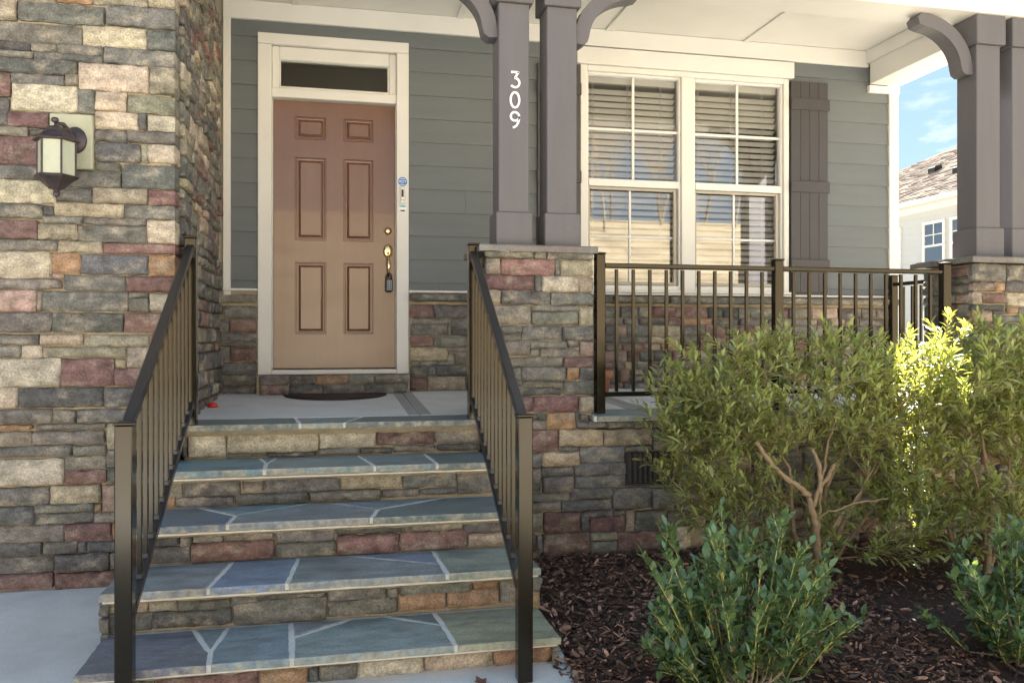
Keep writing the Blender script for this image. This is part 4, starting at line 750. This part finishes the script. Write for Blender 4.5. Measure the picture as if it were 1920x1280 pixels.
def shrub(name,label,base,lobes,ntips,seed,stems,per=16,hole=None,limbs=()):
    rg=random.Random(seed); t=thing(name,label,'shrub',base,'large loose shrubs in front of the porch')
    b=Vector(base); wood=MB(); nodes=[]; leaves=[]; V=[leaf_mb(.056,.0072,.35,.15),leaf_mb(.068,.0086,.25,.3),leaf_mb(.042,.0062,.45,.05)]
    for d,l,r in stems:
        d=Vector(d).normalized(); P=[b+Vector((rg.uniform(-.05,.05),rg.uniform(-.04,.04),-.02))]; n=6
        for i in range(n): d=(d+Vector((rg.uniform(-.22,.22),rg.uniform(-.18,.18),.05))).normalized(); P.append(P[-1]+d*l/n)
        wood.tube(P,[r*(1-.1*i) for i in range(n+1)],7); nodes+=[(p,r*(1-.1*i)) for i,p in enumerate(P[2:])]
    tips=[]; vol=[a[1][0]*a[1][1]*a[1][2]*a[2] for a in lobes]; tot=sum(vol)
    while len(tips)<ntips:
        k=rg.random()*tot; i=0
        while k>vol[i]: k-=vol[i]; i+=1
        c,rad,_=lobes[i]; v=Vector((rg.gauss(0,1),rg.gauss(0,1),rg.gauss(0,1))).normalized()*(rg.uniform(.35,1)**.45)*rg.choice((1,1,1,1.12))
        p=Vector((c[0]+v.x*rad[0],c[1]+v.y*rad[1],c[2]+v.z*rad[2]))
        if p.y>-1.86 or p.z<-.80: continue
        if hole and ((p.x-hole[0])/hole[3])**2+((p.z-hole[2])/hole[4])**2<1 and p.y<hole[1] and rg.random()<.62: continue
        tips.append(p)
    tips.sort(key=lambda p:(p-b).length)
    for p in tips:
        best=None
        for q,r in nodes:
            v=p-q; dd=v.length
            if dd<.04: continue
            s_=dd*(1.0+.9*max(0,-v.z/dd+.15))
            if best is None or s_<best[0]: best=(s_,q,r)
        q,r=best[1],best[2]; v=p-q; L_=v.length; rr=min(.0075,max(.0022,r*.62))
        side=Vector((rg.uniform(-1,1),rg.uniform(-1,1),rg.uniform(-.4,.6)))*L_*.12
        m1=q+v*.4+side+Vector((0,0,-.02*L_)); m2=q+v*.75+side*.7
        wood.tube([q,m1,m2,p],[rr,rr*.8,rr*.6,.0016],5); nodes+=[(m1,rr*.8),(m2,rr*.65)]
        if rg.random()<.5: nodes.append((p,.002))
        # a leafy shoot at the end of the twig
        ax=((p-m2).normalized()+Vector((0,-.10,.55))+Vector((rg.uniform(-.3,.3),rg.uniform(-.3,.3),0))).normalized(); sl=rg.uniform(.07,.15); e=p+ax*sl
        wood.tube([p,(p+e)/2+Vector((0,0,.004)),e],[.0017,.0014,.0009],4)
        n=int(per*rg.uniform(.75,1.3)); o1=ax.orthogonal().normalized(); o2=ax.cross(o1); ph=rg.random()*6.3
        for i in range(n):
            f=(i+1)/n; f=f**.7; g=ph+i*2.4; op=.95-.55*f+rg.uniform(-.2,.2)
            dr=(ax*math.cos(op)+(o1*math.cos(g)+o2*math.sin(g))*math.sin(op)); leaves.append((orient(p-ax*.05+ax*(sl+.05)*f,dr,rg.uniform(-.6,.6),rg.uniform(.5,1.28)),rg.randrange(3)))
    for P,r in limbs:
        Q=[];P=[Vector(p) for p in P]; n=len(P)-1
        for i in range(n*5+1):
            f=i/5; k=min(int(f),n-1); Q.append(P[k].lerp(P[k+1],f-k)+Vector((rg.gauss(0,.0035),rg.gauss(0,.003),rg.gauss(0,.003))))
        wood.tube(Q,[r*(1-.3*i/len(Q))*rg.uniform(.86,1.14) for i in range(len(Q))],8)
    ob('branches',wood,K['bark'],t); foliage(t,V,leaves,K['myrtle']); return t
LIMBS=[([(3.05,-2.30,-.95),(2.92,-2.55,-.72),(2.87,-2.60,-.55),(2.82,-2.62,-.395)],.021),([(2.82,-2.62,-.40),(2.76,-2.63,-.345),(2.70,-2.62,-.31),(2.62,-2.60,-.225),(2.55,-2.58,-.12)],.016),([(2.85,-2.61,-.47),(2.89,-2.62,-.34),(2.87,-2.63,-.24),(2.86,-2.60,-.16)],.013),([(2.89,-2.62,-.35),(2.95,-2.62,-.28),(2.97,-2.62,-.24)],.012),
 ([(2.90,-2.57,-.62),(3.0,-2.45,-.42),(3.07,-2.40,-.20),(3.16,-2.38,.05)],.008),([(2.95,-2.50,-.75),(3.08,-2.50,-.55),(3.22,-2.48,-.42),(3.36,-2.42,-.28)],.008),([(2.86,-2.60,-.52),(3.05,-2.66,-.44),(3.24,-2.68,-.42)],.005)]
shrub('wax_myrtle_shrub','broad loose olive green shrub with bare cut branches in the middle',(3.06,-2.28,-.955),
    [((2.95,-2.28,.06),(.80,.36,.36),1.35),((2.55,-2.28,-.25),(.40,.36,.40),1.15),((3.42,-2.3,-.20),(.36,.34,.42),1.0),((2.72,-2.34,-.56),(.44,.30,.22),1.0),((3.35,-2.4,-.64),(.38,.28,.22),1.3),((3.0,-2.5,-.72),(.4,.2,.14),1.0),((2.42,-2.3,-.05),(.30,.3,.22),1)],1000,4,
    [((-.35,-.05,1),.75,.020),((.05,-.1,1),.85,.022),((.35,0,1),.8,.018),((-.75,-.25,.75),.62,.015),((.6,-.2,.8),.6,.013),((0,.2,1),.8,.016)],17,(3.0,-2.2,-.42,.34,.30),LIMBS)
shrub('sunlit_shrub','tall loose shrub catching a patch of sunlight near the right edge',(3.92,-2.5,-.99),
    [((4.12,-2.32,.12),(.50,.40,.34),1.3),((4.02,-2.42,-.32),(.40,.36,.36),.9),((4.62,-2.35,-.05),(.50,.42,.48),1.1),((4.1,-2.5,-.64),(.5,.28,.22),1.3),((3.7,-2.45,-.45),(.3,.28,.3),.7),((3.78,-2.2,.12),(.25,.3,.28),.9)],1000,9,
    [((-.15,.05,1),.85,.018),((.25,0,1),.9,.018),((.6,.1,.8),.8,.015),((.1,.25,1),.8,.014)],17)
def holly(label,base,lobe,nshoot,seed,grp='low glossy bushes in the mulch'):
    rg=random.Random(seed); t=thing('holly_bush',label,'bush',base,grp); b=Vector(base); c,rad=lobe
    wood=MB(); stem=MB(); leaves=[]; V=[leaf_mb(.052,.0125,.22,.12,((.25,.75),(.55,1.0),(.8,.6))),leaf_mb(.060,.0140,.3,.2,((.25,.75),(.55,1.0),(.8,.6))),leaf_mb(.044,.0105,.35,.05,((.25,.75),(.55,1.0),(.8,.6)))]; berries=[]
    tips=[]
    while len(tips)<nshoot:
        v=Vector((rg.gauss(0,1),rg.gauss(0,1),rg.gauss(0,1))).normalized()*(rg.uniform(.12,1)**.4)
        p=Vector((c[0]+v.x*rad[0],c[1]+v.y*rad[1],c[2]+v.z*rad[2]))
        if p.z>b.z+.06: tips.append(p)
    for p in tips:
        s0=b+Vector((rg.uniform(-.05,.05),rg.uniform(-.05,.05),0)); v=p-s0; mid=s0+v*.45+Vector((v.x*.10,v.y*.10,-.06*abs(v.x)-.02)); m2=s0+v*.75+Vector((v.x*.05,v.y*.05,0))
        wood.tube([s0,s0+v*.22+Vector((v.x*.06,v.y*.06,0)),mid],[.006,.005,.0034],6); stem.tube([mid,m2,p],[.0030,.0024,.0014],5)
        n=rg.randint(17,26)
        for i in range(n):
            f=i/(n-1); q=(mid*(1-f)+m2*f) if f<.5 else None
            q=mid.lerp(m2,f/.5) if f<.5 else m2.lerp(p,(f-.5)/.5)
            ax=((m2-mid) if f<.5 else (p-m2)).normalized(); o1=ax.orthogonal().normalized(); o2=ax.cross(o1); g=i*2.4+rg.uniform(-.4,.4); op=rg.uniform(.75,1.15)*(1-.35*f)
            dr=ax*math.cos(op)+(o1*math.cos(g)+o2*math.sin(g))*math.sin(op)+Vector((0,0,.25)); leaves.append((orient(q,dr,rg.uniform(-.6,.6),rg.uniform(.55,1.3)),rg.randrange(3)))
            if rg.random()<.006: berries.append(q+Vector((0,-.012,.004)))
        # side shoots
        for _ in range(3):
            f=rg.uniform(.1,.9); q=mid.lerp(p,f); d=(p-mid).normalized()+Vector((rg.uniform(-.9,.9),rg.uniform(-.9,.9),rg.uniform(-.1,.6))); d.normalize(); l=rg.uniform(.06,.12); e=q+d*l; stem.tube([q,e],[.0020,.0012],4)
            for i in range(9):
                g=i*2.4; o1=d.orthogonal().normalized(); o2=d.cross(o1); op=rg.uniform(.6,1.1); leaves.append((orient(q.lerp(e,(i+1)/9),d*math.cos(op)+(o1*math.cos(g)+o2*math.sin(g))*math.sin(op)+Vector((0,0,.2)),rg.uniform(-.5,.5),rg.uniform(.65,1.05)),rg.randrange(3)))
    ob('woody_stems',wood,K['hwood'],t); ob('green_shoots',stem,K['hstem'],t); foliage(t,V,leaves,K['holly'])
    for p in berries[:12]: ob('berry',MB().lathe([(.0005,-.004),(.003,-.0032),(.0043,0),(.003,.0032),(.0005,.004)],p,8),K['red'],t)
holly('glossy dark green holly bush in the foreground beside the steps',(2.08,-3.36,-1.06),((2.04,-3.38,-.68),(.50,.30,.42)),92,31)
holly('glossy dark green holly bush at the bottom right corner',(3.42,-3.32,-1.05),((3.46,-3.32,-.75),(.48,.32,.38)),76,32)
# ---------------------------------------------------------------- bare trees on the bank across the lawn (seen in the window panes)
def bare_tree(seed,h):
    rg=random.Random(seed); tr=MB(); tw=MB()
    def grow(p,d,l,r,lev):
        n=4; P=[p]; 
        for i in range(n): d=(d+Vector((rg.gauss(0,.09),rg.gauss(0,.09),.05 if lev else .02))).normalized(); P.append(P[-1]+d*l/n)
        (tr if lev<2 else tw).tube(P,[r*(1-.16*i) for i in range(n+1)],7 if lev<2 else 4,caps=False)
        if lev>=4: return
        k=(9,7,6,4)[lev]
        for i in range(k):
            f=rg.uniform(.35,1.0) if lev else rg.uniform(.3,1.0); j=min(n-1,int(f*n)); q=P[j].lerp(P[j+1],f*n-j) if f<1 else P[-1]
            a=d.orthogonal().normalized(); a=Matrix.Rotation(rg.uniform(0,6.3),3,d)@a; nd=(d*math.cos(.7)+a*math.sin(.7)+Vector((0,0,.18))).normalized(); grow(q,nd,l*rg.uniform(.42,.66),r*.52*rg.uniform(.7,1.1),lev+1)
    grow(Vector((0,0,-.2)),Vector((0,0,1)),h,h*.013,0)
    a=tr.mesh('trunk'); b=tw.mesh('crown'); a.materials.append(K['tree']); b.materials.append(K['tree']); return a,b
BT=[bare_tree(s_,7.5) for s_ in (1,2,3)]
rg=random.Random(8); LB=['leafless tree reflected in the left window sash','leafless tree reflected in the right window sash']
for i,(x,y,s_) in enumerate(((12,-46,1.0),(15,-52,1.2),(17.5,-44,.9),(20,-55,1.25),(22.5,-47,1.0),(25,-53,1.15),(27.5,-46,.95),(30,-56,1.3),(33,-49,1.05),(9,-53,1.1),(36,-55,1.2),(6,-48,1.0),(23.5,-60,1.3),(18.5,-61,1.3),(14,-60,1.3),(28.5,-61,1.3),(39,-50,1.1),(3,-57,1.2))):
    W=Matrix.Translation((x,y,gz2(x,y)-.05))@Matrix.Rotation(rg.uniform(0,6.3),4,'Z')@Matrix.Scale(s_,4)
    t=bpy.data.objects.new('bare_tree',None); link(t,None,W); tag(t,'leafless winter tree on the bank, mirrored in the window panes','tree','bare trees mirrored in the windows')
    a,b=BT[i%3]; inst('trunk',a,W,t); inst('crown',b,W,t)
